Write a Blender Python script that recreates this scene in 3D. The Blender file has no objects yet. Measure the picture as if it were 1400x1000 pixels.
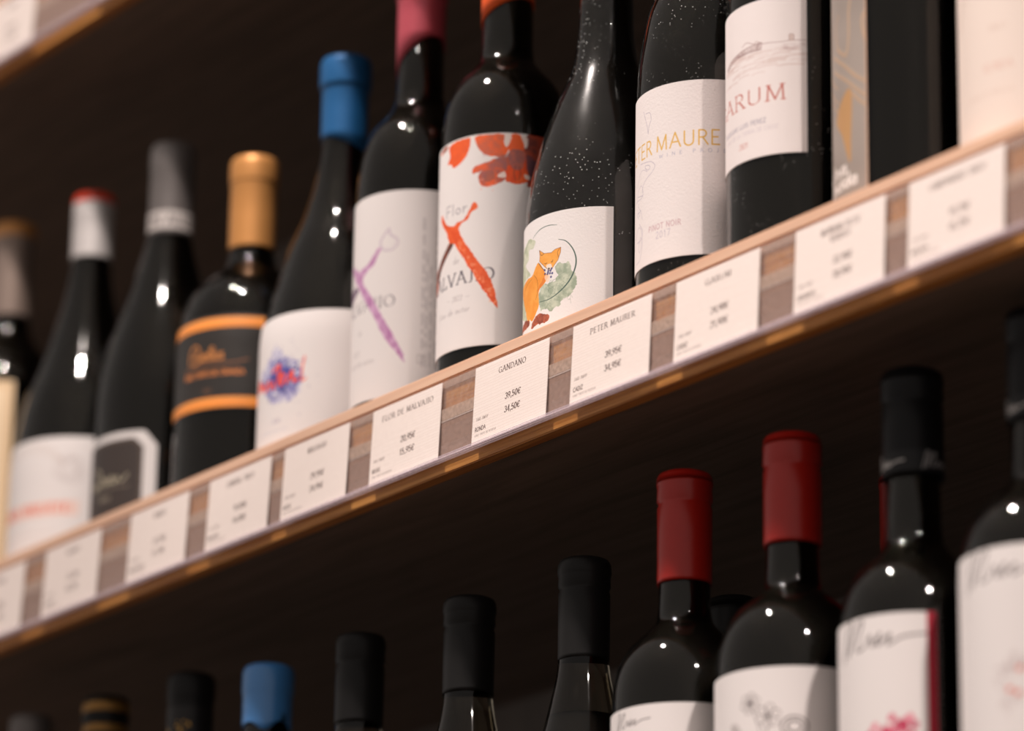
import bpy, bmesh, math, random
import numpy as np
from mathutils import Matrix, Vector

# ------------------------------------------------------------------ camera, light, exposure
sc = bpy.context.scene
COL = sc.collection
Z0 = 1.60                                   # height of the middle shelf's front edge, metres

cam_d = bpy.data.cameras.new('camera')
cam = bpy.data.objects.new('camera', cam_d)
COL.objects.link(cam)
sc.camera = cam
cam_d.sensor_width = 36.0
cam_d.lens = 144.89
cam_d.clip_start = 0.05
cam_d.clip_end = 60
D = Vector((-0.76720951, 0.55561805, 0.3204343))
Rr = Vector((0.5907703, 0.80668679, 0.01571258))
U = Vector((0.24975993, -0.20135791, 0.94714042))
m = Matrix.Identity(4)
for i in range(3):
    m[i][0], m[i][1], m[i][2] = Rr[i], U[i], -D[i]
m.translation = Vector((1.38544, -1.19937, Z0 - 0.69991))
cam.matrix_world = m
cam_d.dof.use_dof = True
cam_d.dof.focus_distance = 2.157
cam_d.dof.aperture_fstop = 4.0

world = bpy.data.worlds.new('shop_room_light')
sc.world = world
world.use_nodes = True
bg = world.node_tree.nodes['Background']
bg.inputs['Color'].default_value = (1.0, 0.90, 0.84, 1)
bg.inputs['Strength'].default_value = 0.38

def spot(x, energy, y=-0.9, z=3.67, aim=(0, 0.05), size=75, blend=0.6, rad=0.05, low=0.0):
    l = bpy.data.lights.new('ceiling_spot', 'SPOT')
    l.energy = energy
    l.color = (1.0, 0.885, 0.82)
    l.shadow_soft_size = rad
    l.spot_size = math.radians(size)
    l.spot_blend = blend
    o = bpy.data.objects.new('ceiling_spot', l)
    COL.objects.link(o)
    o.location = (x, y, z)
    v = Vector((aim[0], aim[1], Z0 - low)) - o.location
    o.rotation_euler = v.to_track_quat('-Z', 'Y').to_euler()
spot(-0.55, 350, aim=(0.14, -0.02), size=40, blend=0.7, low=0.12)
spot(0.10, 290, aim=(-1.06, 0.05), size=27, blend=0.6, rad=0.038)
spot(2.5, 300, y=-0.75, z=3.5, aim=(-0.1, 0.05), size=21, blend=0.9, rad=0.045, low=0.45)

vs = sc.view_settings
vs.view_transform = 'Standard'
vs.look = 'None'
vs.gamma = 1.0
vs.use_curve_mapping = False
vs.exposure = 0.0
sc.cycles.caustics_reflective = False
sc.cycles.caustics_refractive = False
sc.cycles.max_bounces = 14
sc.cycles.transmission_bounces = 10
sc.cycles.transparent_max_bounces = 16
sc.cycles.sample_clamp_indirect = 4.0

# ------------------------------------------------------------------ materials
def srgb(c):
    return tuple(((v / 255) / 12.92 if v / 255 <= 0.04045 else ((v / 255 + 0.055) / 1.055) ** 2.4) for v in c)

def new_mat(name):
    mt = bpy.data.materials.new(name)
    mt.use_nodes = True
    nt = mt.node_tree
    return mt, nt, nt.nodes['Principled BSDF'], nt.nodes['Material Output']

def plain(name, rgb, rough=0.5, metal=0.0, bump=0.0, scale=900, coat=0.0, var=0.06):
    mt, nt, p, out = new_mat(name)
    tc = nt.nodes.new('ShaderNodeTexCoord')
    n = nt.nodes.new('ShaderNodeTexNoise')
    n.inputs['Scale'].default_value = scale
    n.inputs['Detail'].default_value = 4
    nt.links.new(tc.outputs['Object'], n.inputs['Vector'])
    r = nt.nodes.new('ShaderNodeMix'); r.data_type = 'RGBA'
    c = srgb(rgb)
    r.inputs[6].default_value = tuple(v * (1 - var) for v in c) + (1,)
    r.inputs[7].default_value = tuple(min(1, v * (1 + var)) for v in c) + (1,)
    nt.links.new(n.outputs['Fac'], r.inputs[0])
    nt.links.new(r.outputs[2], p.inputs['Base Color'])
    p.inputs['Roughness'].default_value = rough
    p.inputs['Metallic'].default_value = metal
    p.inputs['Coat Weight'].default_value = coat
    p.inputs['Coat Roughness'].default_value = 0.08
    if bump:
        b = nt.nodes.new('ShaderNodeBump')
        b.inputs['Strength'].default_value = bump
        b.inputs['Distance'].default_value = 0.0004
        nt.links.new(n.outputs['Fac'], b.inputs['Height'])
        nt.links.new(b.outputs['Normal'], p.inputs['Normal'])
    return mt

def wood(name, dark, light, rough=0.5, stretch=(1.2, 26, 60), scale=9.0, bump=0.15):
    mt, nt, p, out = new_mat(name)
    tc = nt.nodes.new('ShaderNodeTexCoord')
    mp = nt.nodes.new('ShaderNodeMapping')
    mp.inputs['Scale'].default_value = stretch
    nt.links.new(tc.outputs['Object'], mp.inputs['Vector'])
    n = nt.nodes.new('ShaderNodeTexNoise')
    n.inputs['Scale'].default_value = scale
    n.inputs['Detail'].default_value = 6
    n.inputs['Distortion'].default_value = 0.6
    nt.links.new(mp.outputs['Vector'], n.inputs['Vector'])
    cr = nt.nodes.new('ShaderNodeValToRGB')
    cr.color_ramp.elements[0].position = 0.33
    cr.color_ramp.elements[0].color = srgb(dark) + (1,)
    cr.color_ramp.elements[1].position = 0.66
    cr.color_ramp.elements[1].color = srgb(light) + (1,)
    nt.links.new(n.outputs['Fac'], cr.inputs['Fac'])
    nt.links.new(cr.outputs['Color'], p.inputs['Base Color'])
    p.inputs['Roughness'].default_value = rough
    b = nt.nodes.new('ShaderNodeBump')
    b.inputs['Strength'].default_value = bump
    b.inputs['Distance'].default_value = 0.001
    nt.links.new(n.outputs['Fac'], b.inputs['Height'])
    nt.links.new(b.outputs['Normal'], p.inputs['Normal'])
    return mt

def glass(name, tint, dust=0.0, haze=0.0):
    """refracting bottle glass; dust = white specks lying on it, haze = a thin film of grime."""
    mt, nt, p, out = new_mat(name)
    p.inputs['Base Color'].default_value = srgb(tint) + (1,)
    p.inputs['Roughness'].default_value = 0.045
    p.inputs['IOR'].default_value = 1.39
    p.inputs['Transmission Weight'].default_value = 1.0
    last = p.outputs['BSDF']
    tc = nt.nodes.new('ShaderNodeTexCoord')
    if haze:
        g = nt.nodes.new('ShaderNodeBsdfGlossy')
        g.inputs['Roughness'].default_value = 0.22
        g.inputs['Color'].default_value = (0.9, 0.9, 0.9, 1)
        n = nt.nodes.new('ShaderNodeTexNoise')
        n.inputs['Scale'].default_value = 60
        n.inputs['Detail'].default_value = 8
        nt.links.new(tc.outputs['Object'], n.inputs['Vector'])
        mr = nt.nodes.new('ShaderNodeMapRange')
        mr.inputs['From Min'].default_value = 0.35
        mr.inputs['From Max'].default_value = 0.7
        mr.inputs['To Min'].default_value = haze * 0.5
        mr.inputs['To Max'].default_value = haze
        nt.links.new(n.outputs['Fac'], mr.inputs['Value'])
        mx = nt.nodes.new('ShaderNodeMixShader')
        nt.links.new(mr.outputs['Result'], mx.inputs['Fac'])
        nt.links.new(last, mx.inputs[1]); nt.links.new(g.outputs['BSDF'], mx.inputs[2])
        last = mx.outputs['Shader']
    if dust:
        df = nt.nodes.new('ShaderNodeBsdfDiffuse')
        df.inputs['Color'].default_value = (0.55, 0.55, 0.53, 1)
        v = nt.nodes.new('ShaderNodeTexVoronoi')
        v.inputs['Scale'].default_value = 430
        v.inputs['Randomness'].default_value = 1
        nt.links.new(tc.outputs['Object'], v.inputs['Vector'])
        lt = nt.nodes.new('ShaderNodeMapRange')
        lt.inputs['From Min'].default_value = 0.10
        lt.inputs['From Max'].default_value = 0.17
        lt.inputs['To Min'].default_value = 1.0
        lt.inputs['To Max'].default_value = 0.0
        nt.links.new(v.outputs['Distance'], lt.inputs['Value'])
        n2 = nt.nodes.new('ShaderNodeTexNoise')
        n2.inputs['Scale'].default_value = 26
        nt.links.new(tc.outputs['Object'], n2.inputs['Vector'])
        g2 = nt.nodes.new('ShaderNodeMapRange')
        g2.inputs['From Min'].default_value = 0.44
        g2.inputs['From Max'].default_value = 0.6
        g2.inputs['To Max'].default_value = dust
        nt.links.new(n2.outputs['Fac'], g2.inputs['Value'])
        mu = nt.nodes.new('ShaderNodeMath'); mu.operation = 'MULTIPLY'
        nt.links.new(lt.outputs['Result'], mu.inputs[0]); nt.links.new(g2.outputs['Result'], mu.inputs[1])
        mx = nt.nodes.new('ShaderNodeMixShader')
        nt.links.new(mu.outputs['Value'], mx.inputs['Fac'])
        nt.links.new(last, mx.inputs[1]); nt.links.new(df.outputs['BSDF'], mx.inputs[2])
        last = mx.outputs['Shader']
    nt.links.new(last, out.inputs['Surface'])
    return mt

def clear_plastic(name, milk, rgb, rough=0.12, speck=0.0, gloss=1.0):
    """thin clear sheet: straight-through light, Fresnel gloss and a share of milky scatter."""
    mt, nt, p, out = new_mat(name)
    nt.nodes.remove(p)
    tr = nt.nodes.new('ShaderNodeBsdfTransparent')
    gl = nt.nodes.new('ShaderNodeBsdfGlossy'); gl.inputs['Roughness'].default_value = rough
    lw = nt.nodes.new('ShaderNodeLayerWeight'); lw.inputs['Blend'].default_value = 0.5
    pw = nt.nodes.new('ShaderNodeMath'); pw.operation = 'POWER'; pw.inputs[1].default_value = 4
    nt.links.new(lw.outputs['Facing'], pw.inputs[0])
    fr = nt.nodes.new('ShaderNodeMath'); fr.operation = 'MULTIPLY_ADD'
    fr.inputs[1].default_value = 0.6; fr.inputs[2].default_value = 0.035
    nt.links.new(pw.outputs[0], fr.inputs[0])
    df = nt.nodes.new('ShaderNodeBsdfDiffuse'); df.inputs['Color'].default_value = srgb(rgb) + (1,)
    m1 = nt.nodes.new('ShaderNodeMixShader')
    tc = nt.nodes.new('ShaderNodeTexCoord')
    n = nt.nodes.new('ShaderNodeTexNoise'); n.inputs['Scale'].default_value = 420; n.inputs['Detail'].default_value = 5
    nt.links.new(tc.outputs['Object'], n.inputs['Vector'])
    mr = nt.nodes.new('ShaderNodeMapRange')
    mr.inputs['From Min'].default_value = 0.3; mr.inputs['From Max'].default_value = 0.75
    mr.inputs['To Min'].default_value = milk * 0.8; mr.inputs['To Max'].default_value = min(1, milk * 1.2 + speck)
    nt.links.new(n.outputs['Fac'], mr.inputs['Value'])
    nt.links.new(mr.outputs['Result'], m1.inputs['Fac'])
    nt.links.new(tr.outputs[0], m1.inputs[1]); nt.links.new(df.outputs[0], m1.inputs[2])
    m2 = nt.nodes.new('ShaderNodeMixShader')
    mu = nt.nodes.new('ShaderNodeMath'); mu.operation = 'MULTIPLY'; mu.inputs[1].default_value = gloss
    nt.links.new(fr.outputs[0], mu.inputs[0])
    nt.links.new(mu.outputs[0], m2.inputs['Fac'])
    nt.links.new(m1.outputs[0], m2.inputs[1]); nt.links.new(gl.outputs[0], m2.inputs[2])
    nt.links.new(m2.outputs[0], out.inputs['Surface'])
    return mt

# ------------------------------------------------------------------ drawing the printed matter (numpy, millimetres)
rng = np.random.RandomState(7)

def value_noise(h, w, cell, octaves=3, seed=0):
    r = np.random.RandomState(seed)
    out = np.zeros((h, w)); amp = 1.0; tot = 0
    for o in range(octaves):
        c = max(2.0, cell / 2 ** o)
        gh, gw = int(h / c) + 3, int(w / c) + 3
        g = r.rand(gh, gw)
        y = np.arange(h) / c; x = np.arange(w) / c
        y0 = y.astype(int); x0 = x.astype(int)
        fy = (y - y0)[:, None]; fx = (x - x0)[None, :]
        fy = fy * fy * (3 - 2 * fy); fx = fx * fx * (3 - 2 * fx)
        a = g[np.ix_(y0, x0)]; b = g[np.ix_(y0, x0 + 1)]; c2 = g[np.ix_(y0 + 1, x0)]; d = g[np.ix_(y0 + 1, x0 + 1)]
        out += amp * ((a * (1 - fx) + b * fx) * (1 - fy) + (c2 * (1 - fx) + d * fx) * fy)
        tot += amp; amp *= 0.5
    return out / tot

def smooth(pts, closed=False, n=6):
    p = np.array(pts, float)
    if len(p) < 3:
        return p
    P = np.vstack([p[-1], p, p[0], p[1]]) if closed else np.vstack([2 * p[0] - p[1], p, 2 * p[-1] - p[-2]])
    o = []
    for i in range(1, len(P) - 2):
        a, b, c, d = P[i - 1], P[i], P[i + 1], P[i + 2]
        for t in np.arange(n) / n:
            o.append(0.5 * (2 * b + (c - a) * t + (2 * a - 5 * b + 4 * c - d) * t * t + (3 * b - a - 3 * c + d) * t ** 3))
    if not closed:
        o.append(p[-1])
    return np.array(o)

class Canvas:
    """x = millimetres along the surface, y = millimetres up."""
    def __init__(s, x0, x1, y0, y1, rgb, ppm=5.5):
        s.x0, s.x1, s.y0, s.y1, s.k = x0, x1, y0, y1, ppm
        s.w = int((x1 - x0) * ppm); s.h = int((y1 - y0) * ppm)
        s.a = np.ones((s.h, s.w, 3)) * (np.array(rgb) / 255)
    def px(s, p):
        p = np.asarray(p, float)
        return np.stack([(p[..., 0] - s.x0) * s.k, (p[..., 1] - s.y0) * s.k], -1)
    def _box(s, q, m):
        lo = np.floor(q.min(0) - m).astype(int); hi = np.ceil(q.max(0) + m).astype(int)
        return max(0, lo[0]), max(0, lo[1]), min(s.w, hi[0] + 1), min(s.h, hi[1] + 1)
    def blend(s, bx, al, rgb):
        x0, y0, x1, y1 = bx
        c = np.array(rgb) / 255 if not isinstance(rgb, np.ndarray) or rgb.ndim == 1 else rgb[y0:y1, x0:x1]
        r = s.a[y0:y1, x0:x1]
        r += (c - r) * al[..., None]
    def stroke(s, pts, wid, rgb, alpha=1.0, nib=None):
        q = s.px(pts)
        wid = np.broadcast_to(wid, (len(q),)) * s.k
        bx = s._box(q, wid.max() + 2)
        x0, y0, x1, y1 = bx
        if x1 <= x0 or y1 <= y0:
            return
        cov = np.zeros((y1 - y0, x1 - x0))
        for i in range(len(q) - 1):
            a, b = q[i], q[i + 1]
            w0, w1 = wid[i], wid[i + 1]
            if nib:
                th = math.atan2(b[1] - a[1], b[0] - a[0])
                f = nib[0] + (1 - nib[0]) * abs(math.sin(th - nib[1]))
                w0, w1 = w0 * f, w1 * f
            sb = s._box(np.array([a, b]), max(w0, w1) + 2)
            if sb[2] <= sb[0] or sb[3] <= sb[1]:
                continue
            X, Y = np.meshgrid(np.arange(sb[0], sb[2]) + .5, np.arange(sb[1], sb[3]) + .5)
            d = b - a; L = d @ d
            t = np.zeros_like(X) if L < 1e-9 else np.clip(((X - a[0]) * d[0] + (Y - a[1]) * d[1]) / L, 0, 1)
            dist = np.hypot(X - a[0] - t * d[0], Y - a[1] - t * d[1])
            hw = (w0 + (w1 - w0) * t) / 2
            c = np.clip(hw - dist + .5, 0, 1) * np.clip(hw * 2, 0, 1)
            v = cov[sb[1] - y0:sb[3] - y0, sb[0] - x0:sb[2] - x0]
            np.maximum(v, c, out=v)
        s.blend(bx, cov * alpha, rgb)
    def curve(s, pts, wid, rgb, alpha=1.0, closed=False):
        q = smooth(pts, closed)
        s.stroke(np.vstack([q, q[:1]]) if closed else q, wid, rgb, alpha)
    def poly(s, pts, rgb, alpha=1.0, sm=True, edge=0.0, rgb2=None, seed=1, cell=5.0):
        """filled shape; edge > 0 makes a ragged watercolour rim, rgb2 mottles the wash."""
        p = smooth(pts, True) if sm else np.array(pts, float)
        q = s.px(p)
        bx = s._box(q, 2 + edge * s.k)
        x0, y0, x1, y1 = bx
        if x1 <= x0 or y1 <= y0:
            return
        n = 3
        X, Y = np.meshgrid(np.arange(x0, x1), np.arange(y0, y1))
        X = X.astype(float); Y = Y.astype(float)
        if edge:
            X += (value_noise(y1 - y0, x1 - x0, 1.6 * s.k, 3, seed) - .5) * edge * s.k * 2
            Y += (value_noise(y1 - y0, x1 - x0, 1.6 * s.k, 3, seed + 9) - .5) * edge * s.k * 2
        cov = np.zeros(X.shape)
        for iy in range(n):
            for ix in range(n):
                xx = X + (ix + .5) / n; yy = Y + (iy + .5) / n
                ins = np.zeros(X.shape, bool)
                for i in range(len(q)):
                    a, b = q[i], q[(i + 1) % len(q)]
                    if a[1] == b[1]:
                        continue
                    c = ((a[1] > yy) != (b[1] > yy)) & (xx < (b[0] - a[0]) * (yy - a[1]) / (b[1] - a[1]) + a[0])
                    ins ^= c
                cov += ins
        cov /= n * n
        if rgb2 is not None:
            nz = value_noise(s.h, s.w, cell * s.k, 4, seed + 3)[..., None]
            nz = np.clip((nz - .3) / .4, 0, 1)
            rgb = (np.array(rgb) * (1 - nz) + np.array(rgb2) * nz) / 255
        s.blend(bx, cov * alpha, rgb)
    def rect(s, x0, y0, x1, y1, rgb, alpha=1.0):
        s.poly([(x0, y0), (x1, y0), (x1, y1), (x0, y1)], rgb, alpha, sm=False)
    def image(s, name):
        im = bpy.data.images.new(name, s.w, s.h)
        f = np.ones((s.h, s.w, 4), np.float32)
        f[..., :3] = np.clip(s.a, 0, 1)
        im.pixels.foreach_set(f.ravel())
        im.update()
        im.pack()
        return im

# letter skeletons: width, strokes; 'c' = curve, 'l' = straight
def _arc(cx, cy, rx, ry, a0, a1, n=14):
    return [(cx + rx * math.cos(math.radians(a0 + (a1 - a0) * i / n)), cy + ry * math.sin(math.radians(a0 + (a1 - a0) * i / n))) for i in range(n + 1)]
GL = {
 'A': (.72, [[(.02, 0), (.36, 1)], [(.36, 1), (.70, 0)], [(.15, .36), (.57, .36)]]),
 'B': (.6, [[(.1, 0), (.1, 1)], [(.1, 1), (.3, 1)] + _arc(.3, .76, .22, .24, 90, -90) + [(.1, .52)], [(.3, .52)] + _arc(.3, .26, .27, .26, 90, -90) + [(.1, 0)]]),
 'C': (.72, [_arc(.42, .5, .37, .5, 50, 310, 20)]),
 'D': (.74, [[(.1, 0), (.1, 1)], [(.1, 1), (.3, 1)] + _arc(.3, .5, .38, .5, 90, -90, 18) + [(.1, 0)]]),
 'E': (.56, [[(.1, 0), (.1, 1)], [(.1, 1), (.5, 1)], [(.1, .52), (.43, .52)], [(.1, 0), (.52, 0)]]),
 'F': (.53, [[(.1, 0), (.1, 1)], [(.1, 1), (.5, 1)], [(.1, .52), (.43, .52)]]),
 'G': (.78, [_arc(.42, .5, .37, .5, 50, 330, 20), [(.72, 0.05), (.72, .42)], [(.5, .42), (.75, .42)]]),
 'H': (.74, [[(.1, 0), (.1, 1)], [(.64, 0), (.64, 1)], [(.1, .52), (.64, .52)]]),
 'I': (.26, [[(.13, 0), (.13, 1)]]),
 'J': (.4, [[(.27, 1), (.27, .15), (.2, -.02), (.05, -.04)]]),
 'K': (.66, [[(.1, 0), (.1, 1)], [(.1, .4), (.58, 1)], [(.25, .58), (.64, 0)]]),
 'L': (.54, [[(.1, 0), (.1, 1)], [(.1, 0), (.5, 0), (.5, .15)]]),
 'M': (.88, [[(.1, 0), (.14, 1)], [(.14, 1), (.44, .05)], [(.44, .05), (.74, 1)], [(.74, 1), (.78, 0)]]),
 'N': (.76, [[(.1, 0), (.1, 1)], [(.1, 1), (.66, 0)], [(.66, 0), (.66, 1)]]),
 'O': (.8, [_arc(.4, .5, .36, .5, 0, 360, 26)]),
 'P': (.58, [[(.1, 0), (.1, 1)], [(.1, 1), (.3, 1)] + _arc(.3, .74, .23, .26, 90, -90) + [(.1, .48)]]),
 'Q': (.8, [_arc(.4, .5, .36, .5, 0, 360, 26), [(.45, .1), (.75, -.15)]]),
 'R': (.64, [[(.1, 0), (.1, 1)], [(.1, 1), (.3, 1)] + _arc(.3, .75, .22, .25, 90, -90) + [(.1, .5)], [(.32, .5), (.62, 0)]]),
 'S': (.54, [_arc(.27, .75, .19, .25, 40, 250, 12) + _arc(.27, .25, .21, .26, 70, -150, 12)]),
 'T': (.64, [[(.32, 0), (.32, 1)], [(.03, 1), (.61, 1)]]),
 'U': (.74, [[(.1, 1), (.1, .35)] + _arc(.37, .3, .27, .3, 180, 360, 12) + [(.64, 1)]]),
 'V': (.7, [[(.02, 1), (.35, 0)], [(.35, 0), (.68, 1)]]),
 'W': (1.0, [[(.02, 1), (.27, 0)], [(.27, 0), (.5, .9)], [(.5, .9), (.73, 0)], [(.73, 0), (.98, 1)]]),
 'X': (.68, [[(.04, 1), (.64, 0)], [(.04, 0), (.64, 1)]]),
 'Y': (.66, [[(.03, 1), (.33, .5)], [(.63, 1), (.33, .5)], [(.33, .5), (.33, 0)]]),
 'Z': (.62, [[(.06, 1), (.56, 1)], [(.56, 1), (.04, 0)], [(.04, 0), (.58, 0)]]),
 '0': (.56, [_arc(.28, .5, .22, .5, 0, 360, 22)]),
 '1': (.4, [[(.08, .82), (.22, 1), (.22, 0)]]),
 '2': (.54, [_arc(.27, .74, .2, .26, 160, -30, 10) + [(.05, 0)], [(.05, 0), (.5, 0)]]),
 '3': (.52, [_arc(.24, .76, .18, .24, 150, -80, 10), _arc(.24, .27, .22, .27, 85, -150, 12)]),
 '4': (.56, [[(.4, 0), (.4, 1)], [(.4, 1), (.03, .28)], [(.03, .28), (.53, .28)]]),
 '5': (.52, [[(.44, 1), (.12, 1)], [(.12, 1), (.09, .55)], [(.09, .55)] + _arc(.23, .3, .22, .31, 100, -140, 12)]),
 '6': (.54, [_arc(.28, .28, .21, .28, 0, 360, 18), [(.07, .3), (.12, .7), (.42, 1)]]),
 '7': (.5, [[(.04, 1), (.48, 1)], [(.48, 1), (.18, 0)]]),
 '8': (.54, [_arc(.27, .75, .18, .24, 0, 360, 16), _arc(.27, .26, .22, .26, 0, 360, 16)]),
 '9': (.54, [_arc(.26, .72, .21, .28, 0, 360, 18), [(.47, .7), (.42, .3), (.12, 0)]]),
 ',': (.24, [[(.13, .08), (.13, 0), (.07, -.14)]]),
 '.': (.24, [[(.11, .04), (.13, .04)]]),
 '-': (.4, [[(.06, .42), (.34, .42)]]),
 '€': (.62, [_arc(.38, .5, .28, .5, 50, 310, 16), [(.0, .6), (.48, .6)], [(.0, .42), (.44, .42)]]),
 'a': (.48, [_arc(.22, .25, .17, .25, 0, 360, 14), [(.4, .5), (.4, 0)]]),
 'b': (.5, [[(.08, 1), (.08, 0)], _arc(.27, .25, .18, .25, 0, 360, 14)]),
 'c': (.42, [_arc(.25, .25, .18, .25, 50, 310, 12)]),
 'd': (.5, [[(.42, 1), (.42, 0)], _arc(.23, .25, .18, .25, 0, 360, 14)]),
 'e': (.46, [[(.05, .27), (.4, .27)] + _arc(.23, .25, .18, .25, 10, 310, 14)]),
 'i': (.22, [[(.11, .5), (.11, 0)], [(.1, .72), (.12, .72)]]),
 'l': (.22, [[(.11, 1), (.11, 0)]]),
 'm': (.74, [[(.08, .5), (.08, 0)], _arc(.21, .34, .13, .16, 180, 0, 8) + [(.34, 0)], _arc(.48, .34, .13, .16, 180, 0, 8) + [(.62, 0)]]),
 'n': (.48, [[(.08, .5), (.08, 0)], _arc(.23, .34, .15, .16, 180, 0, 8) + [(.38, 0)]]),
 'o': (.46, [_arc(.23, .25, .18, .25, 0, 360, 14)]),
 'r': (.34, [[(.08, .5), (.08, 0)], [(.08, .3), (.18, .48), (.32, .48)]]),
 's': (.38, [_arc(.19, .37, .12, .13, 40, 250, 8) + _arc(.19, .12, .14, .13, 70, -150, 8)]),
 't': (.32, [[(.13, .75), (.13, .08), (.25, 0)], [(.02, .5), (.28, .5)]]),
 'u': (.48, [[(.08, .5), (.08, .14)] + _arc(.23, .16, .15, .16, 180, 360, 8) + [(.38, .5)]]),
 'v': (.44, [[(.03, .5), (.22, 0)], [(.22, 0), (.41, .5)]]),
}
def text_width(t, h, sp=.1):
    return sum((.34 if ch == ' ' else GL[ch.replace('Ñ', 'N')][0]) + sp for ch in t) * h - sp * h

def text(cv, t, x, y, h, rgb, w=.09, serif=True, alpha=1.0, sp=.1, align='l', slant=0.0, vertical=False, width=None):
    """letters of cap height h mm whose baseline starts at (x, y)."""
    W = text_width(t, h, sp)
    fx = 1.0 if width is None else width / W
    if align == 'c':
        x -= W * fx / 2
    cx = 0.0
    for ch in t:
        if ch == ' ':
            cx += (.34 + sp) * h; continue
        gw, st = GL[ch.replace('Ñ', 'N')]
        st = list(st)
        if ch == 'Ñ':
            st.append([(.2, 1.15), (.32, 1.22), (.44, 1.15), (.56, 1.22)])
        if serif and ch.isupper():
            ex = []
            for q in st:
                if len(q) <= 3:
                    for e in (q[0], q[-1]):
                        if (abs(e[1]) < .02 or abs(e[1] - 1) < .02) and abs(q[0][1] - q[1][1]) > .2:
                            ex.append([(e[0] - .1, e[1]), (e[0] + .1, e[1])])
            st += ex
        for q in st:
            q = np.array(q, float)
            P = np.stack([(q[:, 0] * h + cx + slant * q[:, 1] * h) * fx, q[:, 1] * h], -1)
            if vertical:
                P = np.stack([x - P[:, 1], y + P[:, 0]], -1)
            else:
                P = P + (x, y)
            cv.stroke(P, w * h, rgb, alpha, nib=(.22, .3) if serif else None)
        cx += (gw + sp) * h

def print_mat(name, cv, rough=0.6, bump=0.1, ribs=0.0, spec=0.3, metal=0.0):
    mt, nt, p, out = new_mat(name)
    ti = nt.nodes.new('ShaderNodeTexImage')
    ti.image = cv.image(name)
    ti.extension = 'EXTEND'
    nt.links.new(ti.outputs['Color'], p.inputs['Base Color'])
    p.inputs['Roughness'].default_value = rough
    p.inputs['Specular IOR Level'].default_value = spec
    p.inputs['Metallic'].default_value = metal
    tc = nt.nodes.new('ShaderNodeTexCoord')
    n = nt.nodes.new('ShaderNodeTexNoise'); n.inputs['Scale'].default_value = 900
    nt.links.new(tc.outputs['Object'], n.inputs['Vector'])
    b = nt.nodes.new('ShaderNodeBump'); b.inputs['Strength'].default_value = bump; b.inputs['Distance'].default_value = 0.0003
    nt.links.new(n.outputs['Fac'], b.inputs['Height'])
    last = b
    if ribs:
        wv = nt.nodes.new('ShaderNodeTexWave'); wv.bands_direction = 'Z'; wv.inputs['Scale'].default_value = 430
        nt.links.new(tc.outputs['Object'], wv.inputs['Vector'])
        b2 = nt.nodes.new('ShaderNodeBump'); b2.inputs['Strength'].default_value = ribs; b2.inputs['Distance'].default_value = 0.0004
        nt.links.new(wv.outputs['Fac'], b2.inputs['Height']); nt.links.new(b.outputs['Normal'], b2.inputs['Normal'])
        last = b2
    nt.links.new(last.outputs['Normal'], p.inputs['Normal'])
    return mt

# ------------------------------------------------------------------ geometry helpers (millimetres in, metres out)
MM = 0.001
def mesh_obj(name, verts, faces, mat, parent=None, smooth_=True, uvs=None, sharp=None):
    me = bpy.data.meshes.new(name)
    me.from_pydata([tuple(c * MM for c in v) for v in verts], [], faces)
    if uvs is not None:
        ul = me.uv_layers.new(name='print')
        k = 0
        for pl in me.polygons:
            for vi in pl.vertices:
                ul.data[k].uv = uvs[vi]; k += 1
    me.polygons.foreach_set('use_smooth', [smooth_] * len(me.polygons))
    me.update()
    me.materials.append(mat)
    o = bpy.data.objects.new(name, me)
    COL.objects.link(o)
    if parent:
        o.parent = parent
    return o

def box(name, x0, x1, y0, y1, z0, z1, mat, parent=None, bevel=0.4, tilt=0.0):
    """tilt: how far (mm) the top edge leans back."""
    bm = bmesh.new()
    vs_ = [bm.verts.new(v) for v in ((x0, y0, z0), (x1, y0, z0), (x1, y1, z0), (x0, y1, z0),
                                     (x0, y0 + tilt, z1), (x1, y0 + tilt, z1), (x1, y1 + tilt, z1), (x0, y1 + tilt, z1))]
    for f in ((0, 3, 2, 1), (4, 5, 6, 7), (0, 1, 5, 4), (1, 2, 6, 5), (2, 3, 7, 6), (3, 0, 4, 7)):
        bm.faces.new([vs_[i] for i in f])
    if bevel:
        bmesh.ops.bevel(bm, geom=list(bm.edges), offset=bevel, segments=2, affect='EDGES')
    bmesh.ops.scale(bm, vec=(MM, MM, MM), verts=bm.verts)
    me = bpy.data.meshes.new(name)
    bm.to_mesh(me); bm.free()
    me.materials.append(mat)
    o = bpy.data.objects.new(name, me)
    COL.objects.link(o)
    if parent:
        o.parent = parent
    return o

def empty(name, x, y, z, label, cat, group=None):
    o = bpy.data.objects.new(name, None)
    o.empty_display_size = 0.03
    COL.objects.link(o)
    o.location = (x * MM, y * MM, Z0 + z * MM)
    o['label'] = label; o['category'] = cat
    if group:
        o['group'] = group
    return o

def lathe(name, prof, mat, parent, seg=72, zfun=None, cap_bottom=True, cap_top=True):
    """prof: (r, z) from bottom to top; zfun(az, i) shifts the first ring(s)."""
    V, F = [], []
    n = len(prof)
    for i, (r, z) in enumerate(prof):
        for k in range(seg):
            a = 2 * math.pi * k / seg
            dz = zfun(a, i) if zfun else 0
            V.append((r * math.sin(a), -r * math.cos(a), z + dz))
    for i in range(n - 1):
        for k in range(seg):
            k2 = (k + 1) % seg
            F.append((i * seg + k, i * seg + k2, (i + 1) * seg + k2, (i + 1) * seg + k))
    if cap_bottom:
        F.append(tuple(reversed(range(seg))))
    if cap_top:
        F.append(tuple((n - 1) * seg + k for k in range(seg)))
    return mesh_obj(name, V, F, mat, parent)

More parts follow.
